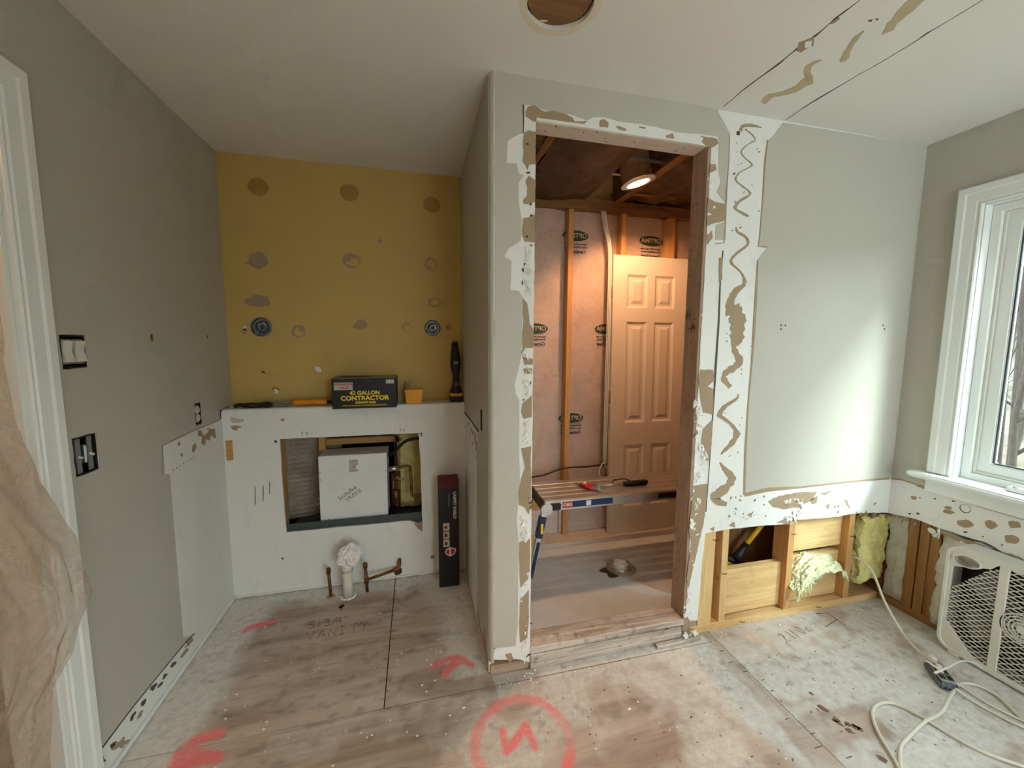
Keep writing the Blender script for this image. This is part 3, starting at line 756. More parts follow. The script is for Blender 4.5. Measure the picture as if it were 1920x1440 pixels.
for pl in ([(650, 240), (690, 225), (740, 205), (735, 255), (700, 270), (665, 295), (640, 285)], [(1040, 115), (1070, 108), (1060, 122)], [(1085, 108), (1102, 105), (1095, 115)], [(820, 135), (880, 95), (885, 105), (850, 130)]):
    patch('torn_paper_patch', on('Z', ZC, [(1280 + x / 3, y / 3) for x, y in pl]), 'Z', ZC, -1, M_PAPER if len(pl) > 3 else M_PENCIL, ceiling, .0012, .001, .002, .008)
patch('torn_paper_patch', on('Z', ZC, [(1280 + x / 3, y / 3) for x, y in [(690, 235), (728, 225), (722, 258), (690, 262)]]), 'Z', ZC, -1, M_WHITE, ceiling, .004, .003, .002, .008)

# window wall: drywall cut off near the floor, sheathing behind
WY0, WY1, WZ0, WZ1 = .30, 1.298, .808, 2.088
rw = [(YR, 0), (.02, 0), (.02, .50), (.3, .512), (.6, .508), (.9, .515)] + on('X', XR, [(1920, 1055), (1880, 1035), (1850, 1018), (1800, 1003), (1760, 990), (1720, 974), (1695, 968)]) + [(YP + .01, .512), (YP + .01, ZC + .01), (YR, ZC + .01)]
wall_right = MB().prism([rough(rw, .0025, .02, 6), rect(WY0 - .01, WY1 + .01, WZ0 - .02, WZ1 + .01)], lift('X', XR), (.013, 0, 0)).build('wall_right', M_WHITE)
struct(wall_right, 'window wall with patched drywall and bare studs near the floor', 'wall')
patch('paint_coat', [(YR, .72)] + [(WY0 - .1, .72)] + list(reversed(on('X', XR, [(1671, 897), (1685, 897), (1700, 900), (1722, 910)]))) + [(YP, .715), (YP, ZC), (YR, ZC)][:0] + [(YP, .713), (YP, ZC), (YR, ZC)], 'X', XR, -1, M_PAINT, wall_right, .0018, .0016, .0012, .015, 7,
      holes=[rect(WY0 - .012, WY1 + .012, WZ0 - .01, WZ1 + .012)])
zE = lambda p: [(1620 + x / 6.4, 860 + y / 6.4) for x, y in p]
for (x, y, rx, ry, mt) in ((600, 470, 35, 22, 0), (1010, 590, 42, 18, 0), (1020, 640, 62, 24, 0), (1215, 780, 92, 46, 0), (1520, 790, 76, 48, 0), (1805, 790, 78, 46, 0), (1770, 965, 88, 55, 0), (1218, 880, 26, 10, 1), (650, 660, 18, 14, 1), (550, 660, 16, 10, 1), (672, 470, 8, 8, 1), (1400, 575, 0, 0, 1), (850, 480, 14, 8, 1), (1075, 510, 22, 8, 1), (690, 335, 50, 12, 0), (1425, 935, 10, 8, 1), (1660, 1035, 14, 7, 1), (1180, 1000, 0, 0, 0)):
    if not rx: continue
    lp = on('X', XR, zE([(x + a, y + b + a * .12) for a, b in blob(0, 0, rx, ry, 18, .22, x)]))
    patch('torn_paper_patch', lp, 'X', XR, -1, M_PENCIL if mt else M_PAPER, wall_right, .0014, .0012, 0)
for (x, y) in ((430, 370), (440, 520), (1215, 600)):
    o_ = on('X', XR, zE([(x + a, y + b + a * .2) for a, b in blob(0, 0, 66, 52, 24, .06, x)])); i_ = on('X', XR, zE([(x + a + 3, y + b - 3 + a * .2) for a, b in blob(0, 0, 60, 46, 24, .06, x)]))
    patch('glue_ring', o_, 'X', XR, -1, M_GYP if x < 1000 else M_PENCIL, wall_right, .0012, .001, 0, holes=[i_])
ribbon('cut_line', [(1671, 897, 3), (1690, 899, 3), (1716, 908, 2), (1728, 912, 6), (1738, 918, 3)], 'X', XR, -1, M_PAPER, wall_right, .0022, n=1)
ribbon('cut_line', [(1735, 917, 2), (1780, 931, 2), (1830, 948, 1.5), (1880, 962, 3), (1920, 974, 2)], 'X', XR, -1, M_PENCIL, wall_right, .0022, n=1)
ribbon('torn_drywall_edge', [(1755, 992, 5), (1790, 1008, 9), (1830, 1022, 8), (1870, 1040, 14), (1900, 1050, 18), (1930, 1064, 12)], 'X', XR, -1, M_PAPER, wall_right, .004)
crumble('crumbled_gypsum', [(1672, 966), (1700, 975), (1720, 982)], 'X', XR, -1, wall_right, 8, .008, 21, M_PAPER)
crumble('crumbled_gypsum', [(1748, 1000), (1765, 1000)], 'X', XR, -1, wall_right, 5, .014, 22)
crumble('crumbled_gypsum', [(1850, 1030), (1900, 1048), (1930, 1060)], 'X', XR, -1, wall_right, 6, .009, 23, M_PAPER)

# rear wall and shell behind the camera and outside the rooms
RX0, RX1, RZ0, RZ1 = .65, 2.48, .20, 2.20
wr = MB().prism([rect(-2.35, XR + .15, 0, ZC + .01), rect(RX0, RX1, RZ0, RZ1)], lift('Y', YR), (0, -.12, 0)).build('wall_rear', M_PAINT)
struct(wr, 'painted rear wall behind the viewpoint with a second window', 'wall')
sh = MB().prism([rect(YR - .12, 2.90, -.05, 2.72), rect(WY0 - .01, WY1 + .01, WZ0 - .02, WZ1 + .01)], lift('X', 2.645), (.03, 0, 0)).build('wall_sheathing', M_STUD)
struct(sh, 'brown exterior sheathing behind the bare studs', 'wall')
rf = MB().box(-2.4, 2.7, YR - .15, 2.92, 2.72, 2.75).build('roof', M_STUD); struct(rf, 'board roof deck closing the attic', 'roof')
bk = MB().box(-2.4, 2.68, 2.86, 2.90, -.05, 2.75).build('wall_outer_back', M_STUD); struct(bk, 'outer back sheathing behind the bathroom insulation', 'wall')
hl = MB().box(-2.35, -2.25, YR - .1, 2.9, 0, 2.75).box(-2.35, XL - .08, 1.95, 2.05, 0, 2.75).build('wall_hall', M_PAINT); struct(hl, 'hallway walls beyond the sheeted doorway', 'wall')
hc = MB().box(-2.35, XL - .06, YR, 2.0, ZC, ZC + .013).build('ceiling_hall', M_CEIL); struct(hc, 'white hallway ceiling beyond the sheeted doorway', 'ceiling')
hw = MB().prism([(YR, 0), (.47, 0), (.47, 2.075), (1.325, 2.075), (1.325, 0), (2.90, 0), (2.90, 2.75), (YR, 2.75)], lift('X', XL - .10), (-.013, 0, 0)).build('wall_hall_side', M_PAINT)
struct(hw, 'hallway face of the long greige wall', 'wall')

# ------------------------------------------------------------------ floor: plywood sheets on a base
floor = MB().box(-2.4, 2.68, YR - .12, 2.88, -.05, -.019).build('floor', M_DARK)
struct(floor, 'stained plywood subfloor with pink paint marks', 'floor')


def fl(pts, org=(300, 1080), s=2.4):
    return [(p.x, p.y) for p in (ray_at(org[0] + x / s, org[1] + y / s, 'Z', 0) for x, y in pts)]


PINK = [(fl([(385, 245), (430, 225), (508, 205)]), .022), (fl([(400, 232), (470, 222)]), .02),
        (fl([(70, 860), (95, 790), (150, 745), (260, 712)]), .030), (fl([(110, 775), (170, 800), (250, 820)]), .026), (fl([(60, 860), (160, 835), (240, 825)]), .024),
        (fl([(1235, 405), (1290, 375), (1340, 362), (1400, 402)]), .016), (fl([(1280, 445), (1300, 420), (1330, 375)]), .016), (fl([(1255, 395), (1290, 420), (1370, 385)]), .014),
        (fl([(1538, 690), (1545, 740), (1562, 788), (1600, 740), (1640, 672), (1665, 720), (1690, 775)]), .017)]
RING_C, RING_R = (.350, 1.238), .172


def seg_d(x, y, a, b):
    dx, dy = b[0] - a[0], b[1] - a[1]; L = dx * dx + dy * dy
    t = 0 if L == 0 else max(0, min(1, ((x - a[0]) * dx + (y - a[1]) * dy) / L))
    return math.hypot(x - a[0] - t * dx, y - a[1] - t * dy)


def sst(a, b, x):
    t = max(0.0, min(1.0, (x - a) / (b - a))) if a != b else float(x > a)
    return t * t * (3 - 2 * t)


def marks(x, y):
    n1 = noise.fractal(Vector((x * 4.2, y * 4.2, 1.7)), 1.0, 2.0, 4); n2 = noise.fractal(Vector((x * 17, y * 17, 4.1)), 1.0, 2.0, 3)
    xx, yy = x + .05 * n1, y + .05 * n1
    w = 0.0
    if y > 1.2 and x < XP:
        w = max(w, 1 - sst(.16, .27, xx - XL), 1 - sst(.07, .20, YK - yy) if y > 1.6 else 0)
        if y > 1.56: w = max(w, .95 * sst(-.02 + (2.05 - y) * .22, .12 + (2.05 - y) * .22, xx))
    xl_, xr_ = 1.037 + (1.403 - y) * .39, 1.36 - (1.453 - y) * .10
    if y < 1.54: w = max(w, .95 * sst(xl_ - .04, xl_ + .06, xx) * (1 - sst(xr_ - .02, xr_ + .01, x + .01 * n2)))
    if 1.30 < y < 1.54 and .3 < x < 1.36: w = max(w, .75 * sst(1.33, 1.48, yy))
    if x > 1.40: w = max(w, .95 * sst(-.35, .30, n1 + .45 * n2 + .30) * (1 - .6 * sst(1.35, 1.53, y) * (1 - sst(1.6, 2.1, x))))
    if x > -.55 and y < 1.47: w = max(w, (.30 + .45 * sst(-.55, .5, x)) * sst(-.45, .35, n1 + .3 * n2) * (1 - sst(1.36, 1.40, x)))
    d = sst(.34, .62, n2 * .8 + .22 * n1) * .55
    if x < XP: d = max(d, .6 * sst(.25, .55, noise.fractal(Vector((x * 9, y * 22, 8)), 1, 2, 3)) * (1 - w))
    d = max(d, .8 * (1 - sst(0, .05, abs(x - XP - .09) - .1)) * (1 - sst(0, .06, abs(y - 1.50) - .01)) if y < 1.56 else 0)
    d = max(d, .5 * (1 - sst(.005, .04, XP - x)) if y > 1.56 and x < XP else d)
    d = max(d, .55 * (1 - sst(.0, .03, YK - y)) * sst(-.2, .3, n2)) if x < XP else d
    q = math.hypot(x - RING_C[0], (y - RING_C[1]))
    g = (1 - sst(.012, .026, abs(q - RING_R) + .006 * n2)) * (.35 + .55 * sst(-.4, .3, noise.noise(Vector((x * 6, y * 6, 3)))))
    if abs(x) < 1.05 and 1.1 < y < 2.2:
        for pl, r in PINK:
            dd = min(seg_d(x, y, a, b) for a, b in zip(pl[:-1], pl[1:])) + .008 * n2
            g = max(g, (1 - sst(r * .45, r * 1.15, dd)) * .9)
    return (w, g, d, 1)


def sheet(x0, x1, y0, y1, step, mat=M_FLOOR, parent=floor, name='plywood_sheet', z=0.0):
    nx, ny = max(1, round((x1 - x0) / step)), max(1, round((y1 - y0) / step))
    vs = [(x0 + (x1 - x0) * i / nx, y0 + (y1 - y0) * j / ny, z) for j in range(ny + 1) for i in range(nx + 1)]
    fs = [(j * (nx + 1) + i, j * (nx + 1) + i + 1, (j + 1) * (nx + 1) + i + 1, (j + 1) * (nx + 1) + i) for j in range(ny) for i in range(nx)]
    k = len(vs)
    vs += [(x0, y0, z - .018), (x1, y0, z - .018), (x1, y1, z - .018), (x0, y1, z - .018)]
    A, B, C_, D = 0, nx, (ny + 1) * (nx + 1) - 1, ny * (nx + 1)
    fs += [(A, k, k + 1, B), (B, k + 1, k + 2, C_), (C_, k + 2, k + 3, D), (D, k + 3, k, A)]
    me = bpy.data.meshes.new(name); me.from_pydata(vs, [], fs)
    ca = me.color_attributes.new('marks', 'FLOAT_COLOR', 'POINT')
    ca.data.foreach_set('color', [c for v in vs for c in marks(v[0], v[1])])
    me.materials.append(mat); o = bpy.data.objects.new(name, me); COL.objects.link(o); o.parent = parent
    return o


G = .0022
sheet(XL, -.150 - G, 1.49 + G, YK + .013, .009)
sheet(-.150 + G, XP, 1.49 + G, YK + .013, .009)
sheet(XL, 1.405 - G, .85, 1.49 - G, .009)
sheet(XP, 1.405 - G, 1.49 + G, 1.56, .009)
sheet(1.405 + G, XR + .10, .55, 1.66, .009)
sheet(XL, 1.405 - G, .25, .85, .05); sheet(XL, 1.405 - G, YR, .25, .1); sheet(1.405 + G, XR + .1, YR, .55, .1); sheet(-2.3, XL, YR, 1.95, .2)
sheet(XP + .01, 2.60, 1.565, 2.62, .3, M_CEMENT, floor, 'bath_floor_panel')
SEAM = [(-.150, 1.49, -.150, YK)]


# pencilled notes on the plywood
def glyphs(word, size, gap=.72):
    S = {'5': [[(.6, 1), (.05, 1), (.05, .58), (.45, .58), (.6, .35), (.5, .05), (.05, 0)]], '1': [[(.3, 1), (.3, 0)]], '3': [[(.05, .95), (.45, 1), (.5, .7), (.2, .55), (.55, .4), (.5, .05), (.05, 0)]],
         '4': [[(.45, 0), (.45, 1), (0, .35), (.65, .35)]], '/': [[(0, -.05), (.5, 1.05)]], '"': [[(.1, 1), (.08, .8)], [(.3, 1), (.28, .8)]], 'V': [[(0, 1), (.25, 0), (.55, 1)]], 'A': [[(0, 0), (.3, 1), (.6, 0)], [(.1, .35), (.5, .4)]],
         'N': [[(0, 0), (.05, 1), (.5, 0), (.55, 1)]], 'I': [[(.2, 0), (.22, 1)], [(0, 1), (.4, 1)], [(0, 0), (.4, 0)]], 'T': [[(.25, 0), (.3, 1)], [(0, .98), (.6, 1.02)]], 'Y': [[(0, 1), (.3, .5), (.6, 1)], [(.3, .5), (.2, 0)]],
         'n': [[(0, 0), (.02, .5), (.3, .5), (.4, 0)]], 's': [[(.4, .48), (.1, .5), (.1, .3), (.38, .2), (.3, 0), (0, .02)]], 't': [[(.2, .95), (.18, .1), (.4, 0)], [(0, .55), (.42, .6)]], 'a': [[(.4, .45), (.1, .5), (0, .2), (.2, 0), (.38, .2), (.4, .48), (.42, 0)]],
         'l': [[(.1, 0), (.15, 1), (.1, 0)]], 'e': [[(.02, .25), (.4, .3), (.3, .5), (.08, .45), (0, .2), (.2, 0), (.42, .08)]], 'd': [[(.4, .45), (.1, .45), (0, .2), (.2, 0), (.4, .15), (.45, 1), (.46, 0), (.6, .1)]],
         '7': [[(0, 1), (.5, 1), (.2, 0)]], '9': [[(.45, .9), (.1, 1), (.05, .65), (.4, .6), (.48, .95), (.35, 0)]], '2': [[(0, .8), (.25, 1), (.5, .75), (0, 0), (.6, .05)]], '0': [[(.25, 1), (0, .5), (.25, 0), (.5, .5), (.25, 1)]],
         'H': [[(0, 0), (0, 1)], [(.5, 0), (.5, 1)], [(0, .5), (.5, .5)]], 'L': [[(0, 1), (0, 0), (.5, 0)]], '^': [[(.3, 0), (.3, 1)], [(.05, .7), (.3, 1), (.55, .7)]], 'x': [[(0, .5), (.5, 0)], [(0, 0), (.5, .5)]], ' ': []}
    out = []; x = 0.0
    for ch in word:
        out += [[((px + x) * size, py * size) for px, py in l] for l in S[ch]]
        x += gap if ch not in 'l1/ ' else gap * .55
    return out


strokes('pencil_note', glyphs('51 3/4"', .05), plane_matrix((-.560, 2.035, .0008), (1, .03, 0), (-.15, 1, 0)), .0011, M_PENCIL, floor)
strokes('pencil_note', glyphs('VANITY', .062, .8), plane_matrix((-.545, 1.945, .0008), (1, .06, 0), (-.15, 1, 0)), .0011, M_PENCIL, floor)
strokes('pencil_note', glyphs('211 0n', .055, .9), plane_matrix((1.73, 1.40, .0008), (.75, .12, 0), (-.10, 1, 0)), .0010, M_PENCIL, floor)
strokes('pencil_mark', [[(0, 0), (.12, .03)], [(.11, -.02), (.12, .08), (.05, .09)]], plane_matrix((2.02, 1.44, .0008), (1, 0, 0), (0, 1, 0)), .0012, M_PENCIL, floor)
# nails and splinter dashes beside the seams
nl = MB()
for k in range(14):
    y = 1.50 + k * .061 + R.uniform(-.02, .02); x = -.150 + R.uniform(-.03, .03)
    nl.box(x - R.uniform(.003, .012), x + R.uniform(.003, .012), y - .0012, y + .0012, 0, .0008)
for k in range(12):
    y = .80 + k * .058 + R.uniform(-.02, .02); x = 1.405 + R.uniform(-.05, .05)
    nl.box(x - R.uniform(.004, .02), x + R.uniform(.004, .02), y - .0012, y + .0012, 0, .0008)
tag(nl.build('seam_nail_marks', M_PENCIL, floor), kind='stuff')
# fine rubble swept about the floor
db = MB()
for k in range(420):
    u = R.random()
    if u < .3: x, y = R.uniform(XL + .02, XP), R.uniform(1.3, YK)
    elif u < .55: x, y = R.uniform(.3, 1.4), 1.53 - abs(R.gauss(0, .05))
    elif u < .8: x, y = R.uniform(1.35, 2.5), 1.54 - abs(R.gauss(0, .06))
    else: x, y = R.uniform(0, 2.4), R.uniform(.9, 1.5)
    s = R.uniform(.0012, .0042)
    rag(db, (x, y, s * .4), s * R.uniform(.7, 2), s, s * .6, .3, 2, k, 5, 3)
tag(db.build('plaster_crumbs', M_GYP), 'scattered plaster crumbs and chips on the plywood floor', 'rubble', kind='stuff')
dc = MB()
for k in range(110):
    x, y = (R.uniform(1.45, 2.3), R.uniform(.85, 1.45)) if k % 2 else (R.uniform(.4, 1.3), R.uniform(.9, 1.4))
    dc.prism(blob(x, y, R.uniform(.002, .0065), R.uniform(.0012, .0035), 7, .5, k, R.uniform(0, 3)), lift('Z', .0007), (0, 0, -.0006))
for k in range(9):
    x, y = 1.565 + R.gauss(0, .02), 1.00 + R.gauss(0, .06)
    dc.prism(blob(x, y, R.uniform(.008, .022), R.uniform(.006, .012), 11, .6, k, 2.0), lift('Z', .0007), (0, 0, -.0006))
M_FLAKE = plain('brown_finish_flake', (.22, .12, .085), .6)
tag(dc.build('finish_flakes', M_FLAKE), 'brown flakes of old finish dotted over the plywood', 'flakes', kind='stuff')


# ------------------------------------------------------------------ window, doorway casing, sheeting
CAS = [(0, 0), (0, .012), (.005, .016), (.011, .011), (.018, .011), (.022, .015), (.055, .017), (.062, .021), (.084, .022), (.090, .017), (.090, 0)]


def casing(name, ax, v, side, a0, a1, zb, zt, mat, parent=None, prof=CAS):
    m = MB(); P = []
    for w, h in prof:
        f = lift(ax, v + side * h)
        P.append([f(a0 - w, zb), f(a0 - w, zt + w), f(a1 + w, zt + w), f(a1 + w, zb)])
    n = len(prof); vs = [p for r in P for p in r]; fs = []
    for i in range(n):
        j = (i + 1) % n
        for k in range(3): fs.append((i * 4 + k, i * 4 + k + 1, j * 4 + k + 1, j * 4 + k))
    fs += [tuple(i * 4 for i in range(n)), tuple(i * 4 + 3 for i in range(n))]
    return m.add(vs, fs).build(name, mat, parent)


def ring(m, ax, v0, v1, a0, a1, b0, b1, w):
    """rectangular frame between two planes"""
    f = lift(ax, v0); d = AXV[ax] * (v1 - v0)
    m.prism([rect(a0, a1, b0, b1), rect(a0 + w, a1 - w, b0 + w, b1 - w)], f, d)


wn = MB(); ring(wn, 'X', XR + .001, 2.66, WY0 - .009, WY1 + .009, WZ0 - .018, WZ1 + .009, .012)
window_1 = wn.build('window_1', M_TRIM)
struct(window_1, 'white casement window with moulded casing in the grey wall', 'window')
casing('casing', 'X', XR - .0018, -1, WY0, WY1, WZ0, WZ1, M_TRIM, window_1)
f1 = MB(); ring(f1, 'X', 2.585, 2.655, WY0 + .003, WY1 - .003, WZ0 - .006, WZ1 - .003, .034); f1.build('window_frame', M_TRIM, window_1, bevel=.003)
f2 = MB(); ring(f2, 'X', 2.598, 2.606, WY0 + .037, WY1 - .037, WZ0 + .028, WZ1 - .037, .012); f2.build('window_stop', M_FANW, window_1, bevel=.002)
f3 = MB(); ring(f3, 'X', 2.607, 2.650, WY0 + .037, WY1 - .037, WZ0 + .028, WZ1 - .037, .058); sash = f3.build('sash', M_TRIM, window_1, bevel=.005, segs=2)
f4 = MB(); ring(f4, 'X', 2.613, 2.622, WY0 + .095, WY1 - .095, WZ0 + .086, WZ1 - .095, .006); f4.build('glazing_bead', M_PAN, sash)
MB().box(2.628, 2.632, WY0 + .09, WY1 - .09, WZ0 + .08, WZ1 - .09).build('pane', M_GLASS, sash)
st = MB().box(2.455, 2.60, WY0 - .138, WY1 + .138, WZ0 - .032, WZ0 - .004).build('stool', M_TRIM, window_1, bevel=.008, segs=3)
MB().box(XR - .020, XR - .002, WY0 - .09, WY1 + .09, WZ0 - .105, WZ0 - .032).build('apron', M_TRIM, window_1, bevel=.004)
ck = MB().box(2.535, 2.585, 1.02, 1.115, WZ0 - .003, WZ0 + .018); ck.tube([(2.55, 1.10, .83), (2.53, 1.06, .842), (2.525, .99, .838)], .007, 8)
ck.build('crank_handle', M_TRIM, window_1, bevel=.004, segs=2)
w2 = MB(); ring(w2, 'Y', YR + .02, YR - .10, RX0, RX1, RZ0, RZ1, .05); w2.box((RX0 + RX1) / 2 - .03, (RX0 + RX1) / 2 + .03, YR - .09, YR, RZ0, RZ1)
window_2 = w2.build('window_2', M_TRIM); struct(window_2, 'white window in the rear wall behind the viewpoint', 'window')
MB().box(RX0 + .04, RX1 - .04, YR - .052, YR - .048, RZ0 + .04, RZ1 - .04).build('pane', M_GLASS, window_2)

# doorway in the left wall
jb = MB(); ring(jb, 'X', XL - .115, XL + .001, .468, 1.327, -.04, 2.077, .018)
door_1 = jb.build('door_1', M_TRIM); struct(door_1, 'white cased doorway hung with plastic sheeting', 'doorway')
casing('casing', 'X', XL + .0018, 1, .475, 1.320, 0.0, 2.068, M_TRIM, door_1)

# two warm recessed lights burning behind the viewpoint
for k, (x, y) in enumerate(((-.55, -.55), (-.20, -1.75))):
    t = thing('recessed_light', 'lit warm recessed ceiling light %s behind the viewpoint' % ('over the left side of the room', 'near the rear wall')[k], 'ceiling light', (x, y, ZC))
    MB().lathe([(.07, -.002), (.10, -.002), (.10, -.008), (.07, -.006)], Matrix.Translation((x, y, ZC)), 30, True).build('trim_ring', M_ENAMEL, t)
    MB().lathe([(.0001, -.003), (.07, -.003), (.07, -.001), (.0001, -.001)], Matrix.Translation((x, y, ZC)), 30).build('lens', M_BULB, t)
    l = lamp('recessed_lamp', 'SPOT', (x, y, ZC - .02), 62, (1.0, .56, .23), .07, spot_size=math.radians(126), spot_blend=.7)

# plastic sheeting swelling out of the doorway
SH = [(0.0, 2.03, -.995, 1.29), (.1, 1.85, -.995, 1.262), (.22, 1.64, -.985, 1.245), (.35, 1.40, -.985, 1.232), (.45, 1.226, -.98, 1.238), (.54, 1.075, -.97, 1.270), (.63, .90, -.945, 1.318), (.70, .785, -.90, 1.285), (.73, .745, -.895, 1.280), (.79, .67, -.90, 1.238), (.83, .615, -.905, 1.222), (.88, .56, -.915, 1.165), (.94, .37, -.93, 1.150), (1.0, .02, -.93, 1.145)]


def sheet_edge(v):
    for a, b in zip(SH[:-1], SH[1:]):
        if v <= b[0] + 1e-9:
            t = (v - a[0]) / (b[0] - a[0]); t = t * t * (3 - 2 * t) * .5 + t * .5
            return [a[i] + (b[i] - a[i]) * t for i in (1, 2, 3)]
    return list(SH[-1][1:])


def sheet_pt(u, v):
    z, x, y = sheet_edge(v)
    yy = y + (.50 - y) * u
    q = Vector((u * 3.2, v * 4.5, 2.0))
    fold = .040 * noise.noise(Vector((u * 9 + 1.5 * noise.noise(q), v * 2.2, 1))) + .028 * noise.noise(Vector((u * 24, v * 8, 5))) + .009 * noise.noise(Vector((u * 46, v * 22, 9)))
    x2 = x - .05 * u * (1 - u) * 2 + .02 * math.sin(math.pi * min(1, u * 1.2)) * sst(.35, .7, v)
    x2 += fold * min(1, u * 5 + .25) * (.25 + .5 * sst(.25, .6, v)) - .02 * u
    return Vector((max(x2, -1.0 if yy < 1.3 else x - .004), yy + .012 * noise.noise(Vector((v * 17, u * 5, 3))), z))


so = MB().grid(90, 160, sheet_pt).build('plastic_sheet', M_SHEET, smooth=True)
tag(so, 'crumpled translucent pinkish plastic sheeting hung across the left doorway', 'plastic sheet')
lamp('hall_lamp', 'POINT', (-1.65, .45, 2.25), 9, (1.0, .60, .33), .12)


# ------------------------------------------------------------------ bare framing of the partition and window wall
FY0, FY1 = YP + .0135, YP + .102
WPT = wall_partition
board('bottom_plate', DX1 + .04, 2.54, FY0, FY1, 0, .038, M_STUD2, WPT)
board('bottom_plate', XP + .006, DX0 - .002, FY0 - .006, FY1, 0, .040, M_JAMB, WPT)
board('jamb_stud', DX1, DX1 + .038, YP + .004, FY1, .0, DZ + .02, M_JAMB, WPT)
board('jamb_stud', DX0 - .038, DX0, FY0, FY1, .040, DZ + .02, M_JAMB, WPT)
board('header', DX0 - .03, DX1 + .03, FY0 - .008, FY1, DZ + .002, DZ + .04, M_PRIMED, WPT)
board('king_stud', 1.346, 1.424, FY0 + .002, FY1, .038, ZC, M_STUD2, WPT)
board('stud', 1.457, 1.495, FY0, FY1, .038, ZC, M_STUD2, WPT, rot=Matrix.Rotation(math.radians(-.5), 3, 'Y'))
board('stud', 1.290, 1.345, FY0 + .006, FY1, .0, ZC, M_JAMB, WPT)
board('stud', 1.875, 1.913, FY0, FY1, .038, ZC, M_STUD, WPT)
board('stud', 2.287, 2.325, FY0, FY1, .038, ZC, M_STUD, WPT)
board('blocking', 1.496, 1.874, FY0 + .030, FY0 + .066, .050, .292, M_STUD2, WPT)
board('blocking', 1.914, 2.286, FY0 + .038, FY0 + .070, .335, .575, M_STUD2, WPT)
board('blocking', 1.914, 2.286, FY0 + .044, FY0 + .080, .045, .300, M_STUD2, WPT)
board('sheathing_board', 2.33, 2.64, FY1 + .004, FY1 + .02, 0, ZC, M_JAMB, WPT)
board('back_panel', 1.46, 2.20, FY1 + .16, FY1 + .175, .0, 1.3, M_JOIST, WPT)
board('back_panel', 1.92, 2.30, FY1 + .004, FY1 + .02, .0, ZC, M_JAMB, WPT)
for (x, z) in ((1.405, .485), (1.47, .30), (1.89, .46), (2.30, .40), (1.60, .02), (2.1, .02)):
    q = MB().tube([(x, FY0, z), (x + .004, FY0 - .012, z + .002), (x + .016, FY0 - .016, z + .006)], .0016, 5)
    q.build('bent_nail', M_BLACK, WPT)
WRT = wall_right
board('bottom_plate', XR + .014, XR + .10, .02, YP + .10, 0, .038, M_STUDR, WRT)
for (y0, y1) in ((1.406, 1.448), (1.360, 1.399), (1.318, 1.3585), (.86, .90), (.45, .49)):
    board('stud', XR + .014 + (.004 if y0 == 1.318 else 0), XR + .103, y0, y1, .038, .80, M_STUDR, WRT)


def fluffy(name, x0, x1, y0, y1, z0, z1, mat, parent=None, amp=.012, f=14, seed=0, label=None, cat=None, n=(14, 8, 22), skew=0):
    m = MB(); c = Vector(((x0 + x1) / 2, (y0 + y1) / 2, (z0 + z1) / 2))
    bm = bmesh.new(); bmesh.ops.create_cube(bm, size=1)
    bmesh.ops.subdivide_edges(bm, edges=bm.edges, cuts=n[0], use_grid_fill=True)
    for v in bm.verts:
        p = Vector((c.x + v.co.x * (x1 - x0), c.y + v.co.y * (y1 - y0), c.z + v.co.z * (z1 - z0)))
        q = p * f + Vector((seed, seed * 2, 0))
        d = Vector((noise.noise(q), noise.noise(q + Vector((7, 3, 1))), noise.noise(q + Vector((1, 9, 5)))))
        q2 = q * 3.2; d += .45 * Vector((noise.noise(q2), noise.noise(q2 + Vector((7, 3, 1))), noise.noise(q2 + Vector((1, 9, 5)))))
        v.co = p + d * amp + Vector((skew * v.co.z * (z1 - z0), 0, 0))
    m.v = [v.co.copy() for v in bm.verts]; bm.verts.index_update(); m.f = [tuple(v.index for v in fc.verts) for fc in bm.faces]; bm.free()
    o = m.build(name, mat, parent, smooth=True)
    if label: tag(o, label, cat)
    return o


fluffy('insulation_fill', XR + .03, XR + .10, 1.455, 1.545, .03, .53, M_FOAMW, WRT, .012, 18, 1)
fluffy('insulation_fill', XR + .004, XR + .095, .91, 1.312, .03, .525, M_FOAMW, WRT, .016, 16, 2)
fluffy('insulation_fill', XR + .02, XR + .095, .50, .85, .03, .53, M_FOAMW, WRT, .014, 14, 3)
fluffy('insulation_batt', 2.372, 2.560, 1.548, 1.618, .125, .495, M_BATT, None, .020, 15, 4, 'yellow fibreglass batt wedged upright in the wall corner', 'insulation', n=(30,), skew=.05)
# torn clump of insulation stuffed between two studs
ch = MB()
def chunk_pt(u, v):
    a = math.pi * (.02 + .96 * u)
    r = .155 + .03 * noise.noise(Vector((u * 5, v * 3, 2)))
    x = 2.085 - math.cos(a) * r * 1.12; z = .185 + math.sin(a) * (.115 + .03 * noise.noise(Vector((u * 4, 1, 7))))
    y = 1.612 - .10 * v - .02 * math.sin(v * 3.1)
    z -= .085 * v * v * (1.15 - .9 * u) + .02 * noise.noise(Vector((u * 8, v * 8, 4)))
    z -= .05 * v * max(0, noise.noise(Vector((u * 14, 3, 1))))
    return Vector((x, y, z)) + .009 * Vector((noise.noise(Vector((u * 26, v * 20, 0))), noise.noise(Vector((u * 25, v * 19, 6))), noise.noise(Vector((u * 27, v * 21, 9)))))
ch.grid(70, 34, chunk_pt)
rag(ch, (2.10, 1.60, .235), .13, .055, .065, .35, 3, 4, 30, 18); rag(ch, (2.00, 1.575, .20), .075, .055, .05, .4, 3, 9, 24, 14)
for k in range(5):
    x = R.uniform(1.96, 2.08); zz = R.uniform(.11, .15); ch.tube([(x, 1.545, zz + .03), (x + R.uniform(-.01, .01), 1.54, zz), (x + R.uniform(-.02, .02), 1.538, zz - R.uniform(.01, .05))], [.005, .003, .001], 5)
M_BATTP = fluff('pale_fibreglass', (.86, .86, .58), (.78, .75, .42), (.90, .90, .78), 40)
